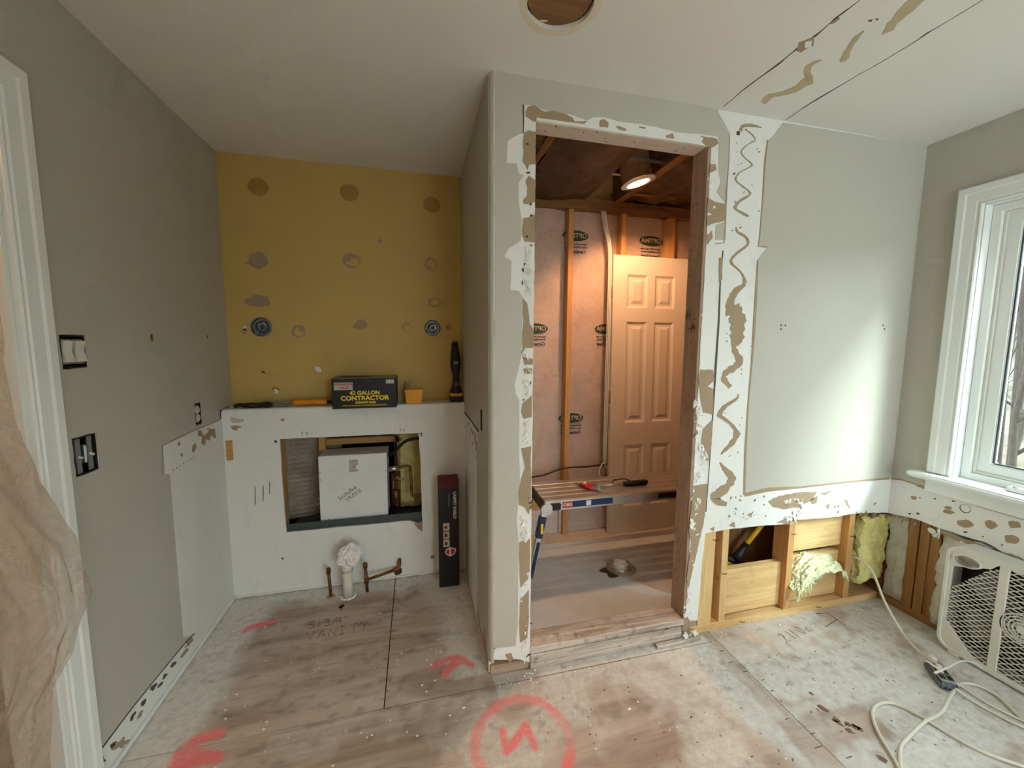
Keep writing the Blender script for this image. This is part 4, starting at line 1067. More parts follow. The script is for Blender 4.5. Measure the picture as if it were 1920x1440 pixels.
tag(ch.build('insulation_scrap', M_BATTP, smooth=True), 'pale torn clump of fibreglass draped over the wall blocking', 'insulation')
# broom lying inside the open stud bay
bt = thing('push_broom', 'yellow-handled broom head resting in the dark open stud bay', 'broom', (1.60, 1.78, .25))
BQ = lambda x, y, d=1.73: ray_at(x, y, 'Y', d)
MB().tube([BQ(1396, 1024), BQ(1428, 985, 1.74), BQ(1500, 900, 1.80)], .0135, 10).build('handle', M_YELH, bt, smooth=True)
MB().tube([BQ(1378, 1050), BQ(1386, 1038), BQ(1400, 1019)], [.030, .020, .017], 10).build('socket', M_BLACK, bt, smooth=True)
MB().tube([BQ(1360, 1045), BQ(1378, 1052), BQ(1398, 1066)], [.014, .020, .014], 8).build('head', M_BLACK, bt)
br = MB()
for k in range(70):
    p = BQ(1362, 1050).lerp(BQ(1396, 1070), R.random()) + Vector((0, R.uniform(-.02, .02), 0))
    br.tube([p, p + Vector((-.05 + R.uniform(-.012, .012), 0, -.10))], .0026, 4)
tag(br.build('bristles', M_YELH, bt), kind='stuff')

# threshold: stacked weathered plies
for k, (z0, z1, dy, xe) in enumerate(((0, .036, 0, 1.243), (.037, .072, -.004, 1.236), (.073, .104, .002, 1.249))):
    board('threshold_ply', DX0 + .001, xe, YP - .008 + dy, FY1 - .002, z0, z1, M_SILL, WPT, .003)
sp_ = MB().box(DX0 + .62, 1.33, YP - .035, YP - .010, .0005, .016); sp_.build('splinter_strip', M_SILL, WPT, bevel=.003)
crumble('crumbled_gypsum', [(1285, 1192), (1300, 1188), (1306, 1186)], 'Y', YP - .02, -1, wall_partition, 9, .011, 31)
kn_ = ray_at(1251, 1183, 'Y', YP - .008); patch('knot', blob(kn_.x, kn_.z, .017, .017, 16, .2, 3), 'Y', YP - .008, -1, M_PAPER_DARK, WPT, .0012, .001, 0)
# carpenter marks on the jamb
strokes('marker_note', glyphs('H', .045), plane_matrix((DX1 - .0006, 1.63, 1.555), (0, -1, 0), (0, 0, 1)), .0016, M_INK, WPT)
strokes('marker_note', [[(0, 0), (.045, .012)], [(.02, -.012), (.026, .025)], [(.045, .012), (.03, .022)], [(.045, .012), (.034, .0)]], plane_matrix((DX1 - .0006, 1.615, 1.515), (0, -1, 0), (0, 0, 1)), .0016, M_INK, WPT)
for k in range(34):
    y, z = R.uniform(YP + .012, FY1 - .008), R.uniform(.15, 2.25)
    patch('nail_hole', blob(y, z, .0028, .004, 8, .4, k), 'X', DX1, -1, M_PAPER_DARK, WPT, .0007, .0006, 0)
for k in range(10):
    x, y = R.uniform(DX0 + .04, DX1 - .05), R.uniform(YP + .015, FY1 - .01)
    patch('nail_hole', blob(x, y, .005, .003, 8, .4, k), 'Z', DZ + .002, -1, M_PAPER_DARK, WPT, .0007, .0006, 0)

# ------------------------------------------------------------------ stripped bathroom beyond the doorway
BY, NY = 2.60, 2.668
wb = MB().box(XP + .02, 2.64, NY + .03, NY + .05, 0, 2.70).build('wall_bath_back', M_STUD); struct(wb, 'open stud wall of the bathroom filled with netted insulation', 'wall')
for (x0, x1) in ((.60, .638), (1.028, 1.066), (1.428, 1.468), (1.806, 1.862), (2.23, 2.27)):
    board('stud', x0, x1, BY, BY + .089, .038, 2.36, M_STUD, wb)
board('top_plate', .40, 2.62, BY, BY + .089, 2.362, 2.40, M_JOIST, wb); board('top_plate', .40, 2.62, BY + .004, BY + .089, 2.401, 2.438, M_JOIST, wb)  # plates darker than the studs: shade above the lamp put into colour
board('bottom_plate', .40, 2.62, BY - .105, BY + .089, 0, .038, M_PRIMED, wb)
for k, (x0, x1) in enumerate(((.40, .60), (.638, 1.028), (1.066, 1.428), (1.468, 1.806), (1.862, 2.23), (2.27, 2.60))):
    def net_pt(u, v, x0=x0, x1=x1, k=k):
        x = x0 + (x1 - x0) * u; z = .40 + 1.965 * v
        b = math.sin(math.pi * u) ** .6 * .018 + .010 * noise.noise(Vector((x * 6, z * 3, k))) * min(1, 6 * u * (1 - u))
        b += .008 * noise.noise(Vector((x * 5 + z * 9, z * 26 - x * 20, 3))) * math.exp(-((z - 1.15) / .2) ** 2) * math.sin(math.pi * u)
        return Vector((x, NY - b, z))
    MB().grid(26, 90, net_pt).build('insulation_netting', M_NET, wb, smooth=True)
board('plywood_band', .40, 2.60, NY - .03, NY - .012, .236, .42, M_STUD, wb)
for (x0, x1) in ((.40, .64), (.645, 1.00), (1.005, 1.45), (1.455, 2.1)): board('drywall_strip', x0, x1, NY - .036, NY - .024, .04, .235, M_PRIMED, wb)


def logo(px_, py_, k):
    p = ray_at(px_, py_, 'Y', NY - .022); s = .100
    M = plane_matrix((p.x, NY - .0225, p.z), (1, 0, 0), (0, 0, 1)); y = NY - .0205
    e = MB().prism([(p.x + s * .95 * math.cos(a), p.z + s * .36 * math.sin(a)) for a in [i * math.pi / 18 for i in range(36)]], lift('Y', y - .0008), (0, .0007, 0))
    e.build('printed_oval', M_GREEN, wb)
    text('printed_word', 'OPTIMA', .046, plane_matrix((p.x, y - .0014, p.z), (1, 0, 0), (0, 0, 1)), M_NET, wb, .0008, mirror=True)
    for i, w in enumerate(('Approved for use in the', 'Blow-in-Blanket System')):
        text('printed_line', w, .017, plane_matrix((p.x, y - .0008, p.z - .056 - .021 * i), (1, 0, 0), (0, 0, 1)), M_NAVYP, wb, .0004, mirror=True)
    text('printed_line', 'CertainTeed', .030, plane_matrix((p.x, y - .0008, p.z - .108), (1, 0, 0), (0, 0, 1)), M_NAVYP, wb, .0008, mirror=True)


for k, (a, b) in enumerate(((1080, 442), (1221, 452), (1003, 616), (1138, 617), (1071, 784))): logo(a, b, k)
# ceiling joists, kraft batts and can light
cb = MB().box(XP + .02, 2.64, FY1 - .1, 2.86, 2.66, 2.70).build('ceiling_bath', M_DARK); struct(cb, 'open bathroom ceiling with joists and kraft-faced batts', 'ceiling')
for x in (.64, 1.40, 2.16): board('joist', x, x + .04, FY1 + .003, 2.85, 2.442, 2.66, M_JOIST, cb)
board('strapping', 1.36, 1.392, FY1 + .003, 2.85, 2.428, 2.448, M_JOIST, cb); board('strapping', 1.40, 2.5, 2.45, 2.49, 2.44, 2.46, M_JOIST, cb)
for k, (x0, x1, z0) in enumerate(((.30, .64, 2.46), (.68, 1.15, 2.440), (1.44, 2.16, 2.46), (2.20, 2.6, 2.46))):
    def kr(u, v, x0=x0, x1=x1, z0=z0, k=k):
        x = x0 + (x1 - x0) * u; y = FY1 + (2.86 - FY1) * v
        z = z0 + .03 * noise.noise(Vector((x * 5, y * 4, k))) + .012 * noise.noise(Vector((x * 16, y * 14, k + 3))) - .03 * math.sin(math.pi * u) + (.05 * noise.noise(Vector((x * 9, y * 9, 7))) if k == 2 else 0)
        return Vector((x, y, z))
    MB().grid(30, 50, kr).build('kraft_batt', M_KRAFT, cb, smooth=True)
text('printed_word', 'FACED R-30', .045, plane_matrix((.93, 2.10, 2.404), (.25, 1, 0), (1, -.25, 0)), M_INK, cb, .0006)
CL = Vector((1.285, 2.165, 2.385)); ax_ = Vector((.26, -.02, -1)).normalized()
LM = Matrix.Translation(CL) @ Vector((0, 0, 1)).rotation_difference(ax_).to_matrix().to_4x4()
dl = thing('can_light', 'lit recessed can light hanging loose between the bathroom joists', 'ceiling light', CL)
MB().lathe([(.055, -.16), (.085, -.15), (.088, -.012), (.080, -.012), (.078, -.14), (.05, -.15)], LM, 32).build('housing', M_JOIST, dl, smooth=True, angle=40)
MB().lathe([(.062, -.004), (.066, .004), (.098, .001), (.098, -.006), (.07, -.010)], LM, 40, True).build('trim_ring', M_ENAMEL, dl, smooth=True, angle=40)
MB().lathe([(.0001, -.006), (.03, -.004), (.062, -.005), (.062, -.008), (.0001, -.009)], LM, 32).build('lens', M_BULB, dl)
for y_ in (2.05, 2.25): MB().box(1.08, 1.40, y_, y_ + .025, 2.462, 2.47).build('hanger_bar', M_STEEL, dl)
bl = lamp('can_lamp', 'SPOT', CL + ax_ * .03, 48, (1.0, .50, .235), .05, spot_size=math.radians(146), spot_blend=.5)
bl.rotation_euler = ax_.to_track_quat('-Z', 'Y').to_euler()

# six panel door slab leaning on the studs
D0, DW, DH, DT = Vector((1.362, 2.528, .040)), .61, 2.032, .035
lean = math.atan2(.055, DH)
DM = Matrix.Translation(D0) @ Matrix.Rotation(-lean, 4, 'X')
slab = thing('door_slab', 'cream six-panel door leaning against the bathroom studs', 'door', D0)
cells = [(.11, .275, 1.665, 1.90), (.335, .50, 1.665, 1.90), (.11, .275, .83, 1.565), (.335, .50, .83, 1.565), (.11, .275, .20, .665), (.335, .50, .20, .665)]
body = MB().prism([rect(0, DW, 0, DH)] + [rect(*c) for c in cells], lambda a, b: DM @ Vector((a, 0, b)), DM.to_3x3() @ Vector((0, .012, 0)))
body.box(0, DW, .0121, DT, 0, DH, DM); body.build('stile_and_rail', M_DOORW, slab)
for (a0, a1, b0, b1) in cells:
    m = MB(); loops = [(0, 0.0), (.016, .009), (.030, .009), (.052, .002)]
    vs = []
    for w, d in loops: vs += [DM @ Vector((x, d, z)) for x, z in rect(a0 + w, a1 - w, b0 + w, b1 - w)]
    fs = [(i * 4 + k, i * 4 + (k + 1) % 4, i * 4 + 4 + (k + 1) % 4, i * 4 + 4 + k) for i in range(3) for k in range(4)] + [(12, 13, 14, 15)]
    m.add(vs, fs).build('raised_panel', M_DOORW, slab)
for z in (.28, 1.02, 1.77): MB().box(-.003, .0, .006, .030, z - .045, z + .045, DM).build('hinge_mortise', M_JAMB, slab)

# folding work platform
PZ = .555
pf = thing('work_platform', 'folding aluminium work platform with blue legs inside the doorway', 'platform', (1.26, 2.19, 0))
PX0, PX1, PY0, PY1 = .672, 1.90, 2.035, 2.350
lampP = CL
for k in range(5):
    y0 = PY0 + (PY1 - PY0) * k / 5; y1 = y0 + (PY1 - PY0) / 5 - .006
    holes = []
    if k in (4,):
        pass
    MB().prism([rect(PX0 + .02, PX1 - .02, y0, y1)] + holes, lift('Z', PZ), (0, 0, -.02)).build('deck_rib', M_ALU, pf, bevel=.004)
MB().box(PX0 + .018, PX1 - .018, PY0 - .004, PY0 + .004, PZ - .062, PZ - .004).build('side_rail', M_ALU, pf, bevel=.002)
MB().box(PX0 + .018, PX1 - .018, PY1 - .012, PY1 - .004, PZ - .062, PZ - .022).build('side_rail', M_ALU, pf, bevel=.002)
for (x0, x1) in ((PX0, PX0 + .022), (PX1 - .022, PX1)):
    MB().box(x0, x1, PY0 - .004, PY1, PZ - .055, PZ - .001).build('end_cap', M_BLACK, pf, bevel=.004)
lb = MB().box(.80, 1.115, PY0 - .0055, PY0 - .0042, PZ - .05, PZ - .014).build('product_label', M_BLUE, pf)
MB().box(.80, .86, PY0 - .0062, PY0 - .0056, PZ - .05, PZ - .014).build('label_panel', M_REDP, lb)
MB().box(.945, .975, PY0 - .0062, PY0 - .0056, PZ - .046, PZ - .018).build('label_panel', M_WPRINT, lb)
text('label_print', 'OBG', .026, plane_matrix((.83, PY0 - .0066, PZ - .032), (1, 0, 0), (0, 0, 1)), M_WPRINT, lb, .0004)
MB().box(1.42, 1.70, PY0 - .0062, PY0 - .0042, PZ - .048, PZ - .016).build('grip_tape', M_BLACK, pf)
for sx, xb in ((PX0 + .03, -1), (PX1 - .03, 1)):
    for yy in (PY0 + .02, PY1 - .03):
        top = Vector((sx, yy, PZ - .035)); ft = Vector((sx + xb * .115, yy + (-.025 if yy < 2.2 else .025), .012))
        k1 = top.lerp(ft, .12); k2 = top.lerp(ft, .36)
        lg = MB().tube([top, ft], .019, 4).build('leg', M_ALU, pf)
        MB().tube([k1, k2], .027, 4).build('leg_clamp', M_BLUE, lg, bevel=.004)
        MB().tube([top.lerp(ft, .40) + Vector((.002, -.012, 0)), top.lerp(ft, .80) + Vector((.002, -.012, 0))], .012, 4).build('leg_sticker', M_BLUE, lg)
        q = top.lerp(ft, .24); MB().box(q.x - .007, q.x + .007, q.y - .030, q.y - .022, q.z - .03, q.z + .03).build('release_tab', M_YEL, lg)
        MB().tube([ft + Vector((0, 0, .03)), ft - Vector((0, 0, .012))], .024, 8).build('foot', M_BLACK, lg)
    MB().lathe([(.035, -.008), (.035, .008)], Matrix.Translation((sx, PY0 - .010, PZ - .045)) @ Matrix.Rotation(math.pi / 2, 4, 'X'), 20).build('hinge_plate', M_ALU, pf)
    MB().box(sx + .025, sx + .085, PY0 - .018, PY0 - .006, PZ - .056, PZ - .016).build('lock_lever', M_BLACK, pf, bevel=.006)
# tools on the platform
hm = thing('pry_hammer', 'black-gripped hammer lying across the work platform', 'hammer', (1.28, 2.15, PZ))
MB().tube([(1.07, 2.155, PZ + .012), (1.30, 2.150, PZ + .014)], .006, 8).build('shaft', M_STEEL, hm, smooth=True)
MB().tube([(1.25, 2.151, PZ + .015), (1.27, 2.15, PZ + .016), (1.40, 2.146, PZ + .017), (1.415, 2.146, PZ + .017)], [.011, .016, .017, .013], 10).build('grip', M_BLACK, hm, smooth=True)
MB().box(1.055, 1.085, 2.12, 2.20, PZ + .001, PZ + .028).build('head', M_STEEL, hm, bevel=.005)
MB().tube([(1.185, 2.165, PZ + .018), (1.19, 2.175, PZ + .034), (1.27, 2.176, PZ + .038), (1.31, 2.17, PZ + .022)], .004, 7).build('hand_guard', M_BLACK, hm)
pli = thing('pliers', 'red-handled pliers beside the hammer on the work platform', 'pliers', (1.02, 2.14, PZ))
MB().tube([(.985, 2.20, PZ + .012), (1.00, 2.165, PZ + .014), (1.03, 2.125, PZ + .012)], [.009, .015, .010], 8).build('handle', M_RED, pli, smooth=True)
MB().tube([(.995, 2.215, PZ + .012), (1.03, 2.19, PZ + .015), (1.05, 2.14, PZ + .012)], [.007, .013, .009], 8).build('handle', M_RED, pli, smooth=True)
MB().tube([(1.035, 2.135, PZ + .012), (1.055, 2.10, PZ + .012), (1.075, 2.075, PZ + .010)], [.014, .010, .003], 6).build('jaw', M_STEEL, pli)
MB().tube([(.985, 2.215, PZ + .010), (.96, 2.25, PZ + .010)], [.008, .003], 6).build('jaw', M_STEEL, pli)
sc_ = MB(); rag(sc_, (1.015, 2.20, PZ + .014), .02, .015, .013, .5, 3, 2, 12, 8); tag(sc_.build('drywall_scrap', M_GYP), 'small pinkish scrap of drywall behind the pliers', 'scrap')
# toilet flange in the bathroom floor
fg = thing('toilet_flange', 'grimy toilet flange with a white rag plug in the bathroom floor', 'toilet flange', (1.255, 2.16, 0))
FM = Matrix.Translation((1.255, 2.16, .0))
MB().prism(blob(1.225, 2.145, .098, .060, 40, .5, 3, .1), lift('Z', .003), (0, 0, -.0025)).build('wax_residue', M_PAPER_DARK, fg)
MB().lathe([(.050, .0), (.088, .0), (.090, .010), (.060, .014), (.057, .022), (.049, .022)], FM, 36, True).build('flange_ring', M_ALU, fg, smooth=True, angle=40)
MB().lathe([(.044, .004), (.049, .004), (.049, .030), (.044, .030)], FM, 30, True).build('pipe_collar', M_PVC, fg, smooth=True, angle=40)
rg = MB(); rag(rg, (1.255, 2.16, .030), .043, .043, .024, .4, 4, 3, 30, 18); rg.build('rag_plug', M_BAG, fg)
for a in (.4, 2.2, 3.6, 5.4): MB().lathe([(.007, .008), (.007, .028), (.002, .03)], Matrix.Translation((1.255 + .074 * math.cos(a), 2.16 + .074 * math.sin(a), 0)), 8).build('bolt', M_STEEL, fg)
# wiring on the stud wall
cbk = MB().tube(catmull([(.70, BY - .02, .50), (.86, BY - .02, .51), (1.02, BY - .006, .545), (1.20, BY - .02, .55), (1.40, BY - .01, .555)], 8), .006, 8).build('black_cable', M_BLACK, smooth=True); tag(cbk, 'black cable sagging between bathroom studs above the platform', 'cable')
rx_ = thing('cable_bundle', 'bundle of cream electrical cables running down beside the bathroom door slab', 'cables', (1.35, BY - .02, .5))
for k, (a, b) in enumerate(((1.265, 1.330), (1.278, 1.340), (1.290, 1.350))):
    MB().tube(catmull([(a, BY - .010, 2.36), (a + .02, BY - .014, 2.25), (b - .008, BY - .012, 2.12), (b, BY - .012, 1.9), (b + .002 * k, BY - .012, 1.2), (b + .003, BY - .012, .56)], 8), .0045, 7).build('cable', M_FANW if k else M_CORD, rx_, smooth=True)
wl = MB().tube(catmull([(1.355, BY - .030, .53), (1.32, BY - .04, .575), (1.285, BY - .045, .52), (1.31, BY - .04, .46), (1.355, BY - .035, .44)], 8), .0045, 7).build('coiled_wire', M_CORD, smooth=True); tag(wl, 'small loop of cream wire hanging low beside the leaning door', 'wire')


# ------------------------------------------------------------------ niche: electrical boxes, cavity, plumbing, things on the ledge
def sconce_box(x, z, r, label, seed):
    t = thing('round_junction_box', label, 'junction box', (x, YB, z)); RM = Matrix.Translation((x, YB, z)) @ Matrix.Rotation(math.pi / 2, 4, 'X')
    MB().lathe([(.0001, -.040), (r * .98, -.038), (r, .0012), (r * .88, .0015), (r * .86, -.030), (.0001, -.032)], RM, 30).build('box_shell', M_BOXBLUE, t, smooth=True, angle=40)
    for k, q in enumerate((.72, .50, .28)):
        MB().lathe([(r * q, -.024 + .004 * k), (r * (q + .09), -.024 + .004 * k), (r * (q + .09), -.018 + .004 * k), (r * q, -.018 + .004 * k)], RM, 26, True).build('mounting_ring', M_STEEL if k != 1 else M_BOXBLUE, t)
    rr = random.Random(seed)
    for k in range(3):
        a = rr.uniform(0, 6.28); c = Vector((x, YB, z)); pts = [c + Vector((math.cos(a + i * .9) * r * .45, .012 - .012 * math.sin(i), math.sin(a + i * .9) * r * .45)) for i in range(5)]
        MB().tube(catmull(pts, 4), .0028, 6).build('wire', (M_BLACK, M_CORD, M_COPPER)[k], t)
    a0 = rr.uniform(3.6, 5.6)
    MB().box(-.012, .012, -.005, .004, -.009, .009, Matrix.Translation((x + r * .72 * math.cos(a0), YB - .0, z + r * .72 * math.sin(a0)))).build('box_tab', M_BOXBLUE, t)
    return t


sconce_box(-.851, 1.528, .056, 'round grey junction box in yellow wall toward the greige wall', 1)
sconce_box(.102, 1.537, .050, 'round grey junction box in yellow wall above the upright tool', 2)


def gang(name, label, cat, y0, y1, z0, z1, kind):
    yc, zc = (y0 + y1) / 2, (z0 + z1) / 2; t = thing(name, label, cat, (XL, yc, z0))
    m = MB(); ring(m, 'X', XL - .055, XL + .0005, y0, y1, z0, z1, .004); m.box(XL - .058, XL - .054, y0, y1, z0, z1); m.build('device_box', M_BLACK, t)
    n = 1 if kind == 'outlet' else 2; w = (y1 - y0) / n
    for k in range(n):
        c = y0 + w * (k + .5)
        if kind == 'rocker':
            MB().box(XL - .012, XL - .002, c - .020, c + .020, z0 + .012, z1 - .012).build('strap', M_STEEL, t)
            r = MB(); r.add([(XL - .004, c - .016, zc - .033), (XL - .004, c + .016, zc - .033), (XL + .008, c + .016, zc - .031), (XL + .008, c - .016, zc - .031), (XL + .002, c - .016, zc), (XL + .002, c + .016, zc), (XL + .006, c - .016, zc + .033), (XL + .006, c + .016, zc + .033), (XL - .004, c - .016, zc + .033), (XL - .004, c + .016, zc + .033)],
                            [(0, 1, 2, 3), (3, 2, 5, 4), (4, 5, 7, 6), (6, 7, 9, 8), (0, 3, 4, 6, 8), (1, 9, 7, 5, 2), (0, 8, 9, 1)]); r.build('rocker', M_SWITCH, t)
        elif kind == 'toggle':
            MB().box(XL - .020, XL - .006, c - .014, c + .014, z0 + .030, z1 - .030).build('switch_body', M_STEEL, t, bevel=.003)
            MB().box(XL - .006, XL - .003, c - .009, c + .009, z0 + .006, z1 - .006).build('strap', M_STEEL, t)
            MB().tube([(XL - .010, c, zc), (XL + .006, c + .001, zc - .006)], [.005, .004], 6).build('toggle', M_SWITCH, t)
            for zz in (z0 + .012, z1 - .012): MB().tube([(XL - .006, c, zz), (XL + .001, c, zz)], .004, 8).build('screw', M_STEEL, t)
        else:
            MB().box(XL - .010, XL - .004, c - .016, c + .016, z0 + .010, z1 - .010).build('strap', M_STEEL, t)
            for zz in (zc - .020, zc + .020):
                f = MB().tube([(XL - .008, c, zz), (XL + .002, c, zz)], .0165, 16).build('receptacle', M_SWITCH, t)
                for d in (-.006, .006): MB().box(XL + .0018, XL + .0024, c + d - .001, c + d + .001, zz, zz + .008).build('slot', M_BLACK, f)
    return t


gang('light_switch', 'double almond rocker switch without cover plate beside the door casing', 'light switch', 1.446, 1.536, 1.359, 1.459, 'rocker')
gang('light_switch', 'open double toggle switch box below the rocker switches', 'light switch', 1.452, 1.540, 1.024, 1.144, 'toggle')
gang('wall_outlet', 'narrow uncovered outlet above the white lower wall section', 'outlet', 2.130, 2.184, 1.046, 1.150, 'outlet')
so_ = thing('wall_outlet', 'dark uncovered outlet slot in the shaded partition return', 'outlet', (XP, 1.74, 1.044))
m = MB(); ring(m, 'X', XP - .0005, XP + .055, 1.714, 1.766, 1.044, 1.143, .004); m.box(XP + .054, XP + .057, 1.714, 1.766, 1.044, 1.143); m.build('device_box', M_BLACK, so_)
MB().box(XP + .004, XP + .014, 1.725, 1.755, 1.055, 1.132).build('receptacle', M_SWITCH, so_, bevel=.003)

# cavity behind the access hole
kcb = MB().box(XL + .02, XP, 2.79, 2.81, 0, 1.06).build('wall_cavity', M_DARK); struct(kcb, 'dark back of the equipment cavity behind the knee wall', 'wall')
def lath_pt(u, v):
    x = -.98 + .50 * u; z = .34 + .72 * v
    return Vector((x, 2.60 + .05 * sst(.0, .5, u) - .03 * math.sin(u * 5) + .004 * math.sin(z * 210 + (int(x * 90) % 2) * 3.14) * math.sin(x * 300), z))
MB().grid(60, 90, lath_pt).build('lath_panel', M_LATH, kcb, smooth=True)
board('stud', -.792, -.752, YK + .0135, YK + .102, .0, 1.055, M_STUD, kcb)
board('stud', .020, .058, YK + .0135, YK + .102, .0, 1.055, M_STUD, kcb)
board('rail', -.60, -.10, 2.62, 2.66, .80, .838, M_STUD, kcb); board('rail', -.60, -.562, 2.60, 2.66, .30, 1.05, M_STUD, kcb); board('rail', -.150, -.115, 2.62, 2.66, .36, 1.05, M_STUD, kcb)
MB().box(-.56, -.15, 2.68, 2.69, .838, 1.05).build('lath_panel', M_LATH, kcb)
MB().box(-.745, .018, YK + .016, YK + .022, .335, .400).box(-.745, .018, YK + .016, 2.76, .330, .336).build('drip_pan', M_PAN, kcb, bevel=.002)
fluffy('insulation_fill', -.125, .10, 2.62, 2.76, .36, 1.02, M_BATT, kcb, .018, 10, 6)
fluffy('insulation_fill', -.70, -.60, 2.66, 2.76, .36, .46, M_FOAMW, kcb, .01, 16, 8)
gb = thing('steam_generator', 'white steel equipment box with handwritten install date in wall cavity', 'equipment box', (-.377, 2.52, .40))
BXM = Matrix.Translation((-.568, 2.425, .3875)) @ Matrix.Rotation(.004, 4, 'Y')
MB().box(0, .382, 0, .17, 0, .395, BXM).build('cover', M_ENAMEL, gb, bevel=.002)
MB().box(.02, .36, .01, .16, -.052, -.001, BXM).build('base', M_PAN, gb)
fpm = lambda u, v: BXM @ plane_matrix((u, -.0006, v), (1, 0, 0), (0, 0, 1))
ins = plane_matrix((0, 0, 0), (1, .72, 0), (-.72, 1, 0))
strokes('handwriting', glyphs('Installed', .0235, .62), fpm(.112, .122) @ ins, .0012, M_INK, gb)
strokes('handwriting', glyphs('7/9/2012', .0225, .72), fpm(.150, .106) @ ins, .0012, M_INK, gb)
MB().box(.155, .232, -.0012, -.0002, .290, .372, BXM).build('warning_label', M_WPRINT, gb)
for k in range(15): MB().box(.166, .166 + .055 * R.uniform(.7, 1), -.0018, -.0013, .362 - k * .005, .364 - k * .005, BXM).build('label_line', M_CARTRED, gb)
for k in range(4):
    for x0 in (.045, .275): MB().box(x0, x0 + .075, -.001, -.0002, .345 - k * .022, .348 - k * .022, BXM).build('vent_slot', M_FANW, gb)
for (u, v) in ((.008, .295), (.010, .255), (.372, .285), (.372, .248), (.045, .010), (.34, .010)): MB().tube([BXM @ Vector((u, .001, v)), BXM @ Vector((u, -.003, v))], .004, 8).build('screw', M_STEEL, gb)
pp = thing('copper_piping', 'tarnished copper pipes and valve beside the white equipment box', 'pipes', (-.13, 2.50, .42))
MB().tube([(-.185, 2.50, .655), (-.12, 2.50, .66)], .016, 12).build('pipe', M_ALU, pp, smooth=True)
MB().tube(catmull([(-.12, 2.50, .66), (-.065, 2.50, .668), (-.052, 2.50, .655), (-.050, 2.50, .64), (-.044, 2.49, .50), (-.040, 2.49, .478), (-.02, 2.49, .470), (.02, 2.49, .475)], 6), .009, 10).build('pipe', M_COPPER, pp, smooth=True)
MB().tube([(-.16, 2.53, .41), (-.155, 2.53, .62)], .013, 10).build('pipe', M_COPPER, pp, smooth=True); MB().tube([(-.125, 2.52, .40), (-.12, 2.52, .63)], .009, 10).build('pipe', M_COPPER, pp, smooth=True)
MB().tube([(-.15, 2.50, .60), (-.11, 2.50, .60)], .020, 12).build('valve_body', M_COPPER, pp, smooth=True); MB().tube([(-.125, 2.49, .595), (-.095, 2.47, .592)], .007, 8).build('valve_lever', M_ALU, pp)
MB().tube([(-.14, 2.49, .44), (-.14, 2.49, .52)], .022, 12).build('coupling', M_COPPER, pp, smooth=True)
tag(MB().tube(catmull([(-.19, 2.52, .735), (-.14, 2.50, .77), (-.08, 2.48, .83), (-.01, 2.47, .85), (.04, 2.47, .845)], 8), .010, 8).build('black_hose', M_BLACK, smooth=True), 'thick black cable arching over the copper pipes in the cavity', 'cable')
tag(MB().tube(catmull([(-.135, 2.54, .92), (-.137, 2.54, .80), (-.135, 2.55, .66)], 6), .007, 8).build('drain_hose', M_BLACK, smooth=True), 'thin black hose hanging straight down behind the copper pipes', 'hose')

# plumbing stubs on the niche floor
cp1 = thing('copper_stub', 'short capped copper stub pipe rising alone from the niche floor', 'pipe', (-.503, 2.287, 0))
MB().tube([(-.498, 2.282, 0), (-.508, 2.294, .145)], .0085, 12).build('pipe', M_COPPER, cp1, smooth=True)
MB().tube([(-.508, 2.294, .135), (-.509, 2.296, .162), (-.509, 2.296, .167)], [.0125, .0125, .008], 12).build('end_cap', M_COPPER, cp1, smooth=True)
MB().lathe([(.008, .004), (.022, .003), (.024, 0), (.008, 0)], Matrix.Translation((-.498, 2.282, 0)), 18, True).build('escutcheon', M_JAMB, cp1)
pv = thing('drain_pipe', 'white plastic drain stub plugged with a crumpled white bag', 'drain pipe', (-.405, 2.27, 0))
MB().tube([(-.402, 2.262, 0), (-.404, 2.27, .155)], .027, 20).build('pipe', M_PVC, pv, smooth=True); MB().tube([(-.404, 2.27, .150), (-.404, 2.271, .185)], .031, 20).build('pipe_hub', M_PVC, pv, smooth=True)
bg = MB()
def bag_pt(u, v):
    th = u * 2 * math.pi; d = v
    r = .030 + .028 * math.sin(math.pi * min(1, d * .9 + .08)); r *= (1 - .75 * sst(.72, 1, d))
    k = 1 + .35 * noise.noise(Vector((math.cos(th) * 2.4, math.sin(th) * 2.4, d * 5))) + .22 * noise.noise(Vector((math.cos(th) * 6, math.sin(th) * 6, d * 11)))
    return Vector((-.400 + .022 * d + math.cos(th) * r * k * 1.05, 2.27 + math.sin(th) * r * k * .8, .178 + .140 * d))
bg.grid(40, 26, bag_pt); bg.build('plastic_bag', M_BAG, pv)
cr = MB()
for k in range(26): a = R.uniform(0, 6.28); rag(cr, (-.402 + .034 * math.cos(a), 2.262 + .034 * math.sin(a), .004), .009, .008, .006, .5, 2, k, 7, 5)
cr.build('caulk_ring', M_GYP, pv)
cp2 = thing('copper_branch', 'copper stub with tee and side pipe running to the knee wall', 'pipe', (-.302, 2.292, 0))
MB().tube([(-.303, 2.288, 0), (-.310, 2.294, .150)], .0085, 12).build('pipe', M_COPPER, cp2, smooth=True)
MB().tube([(-.310, 2.294, .142), (-.311, 2.295, .168), (-.311, 2.295, .174)], [.0125, .0125, .008], 12).build('end_cap', M_COPPER, cp2, smooth=True)
MB().tube([(-.305, 2.289, .050), (-.306, 2.291, .085)], .0125, 12).build('tee', M_COPPER, cp2, smooth=True)
MB().tube([(-.306, 2.29, .068), (-.150, 2.345, .076)], .0085, 12).build('side_pipe', M_COPPER, cp2, smooth=True)
MB().tube(catmull([(-.160, 2.342, .075), (-.134, 2.352, .079), (-.125, 2.356, .095), (-.124, 2.37, .112), (-.124, 2.40, .114)], 5), .0115, 12).build('elbow', M_COPPER, cp2, smooth=True)
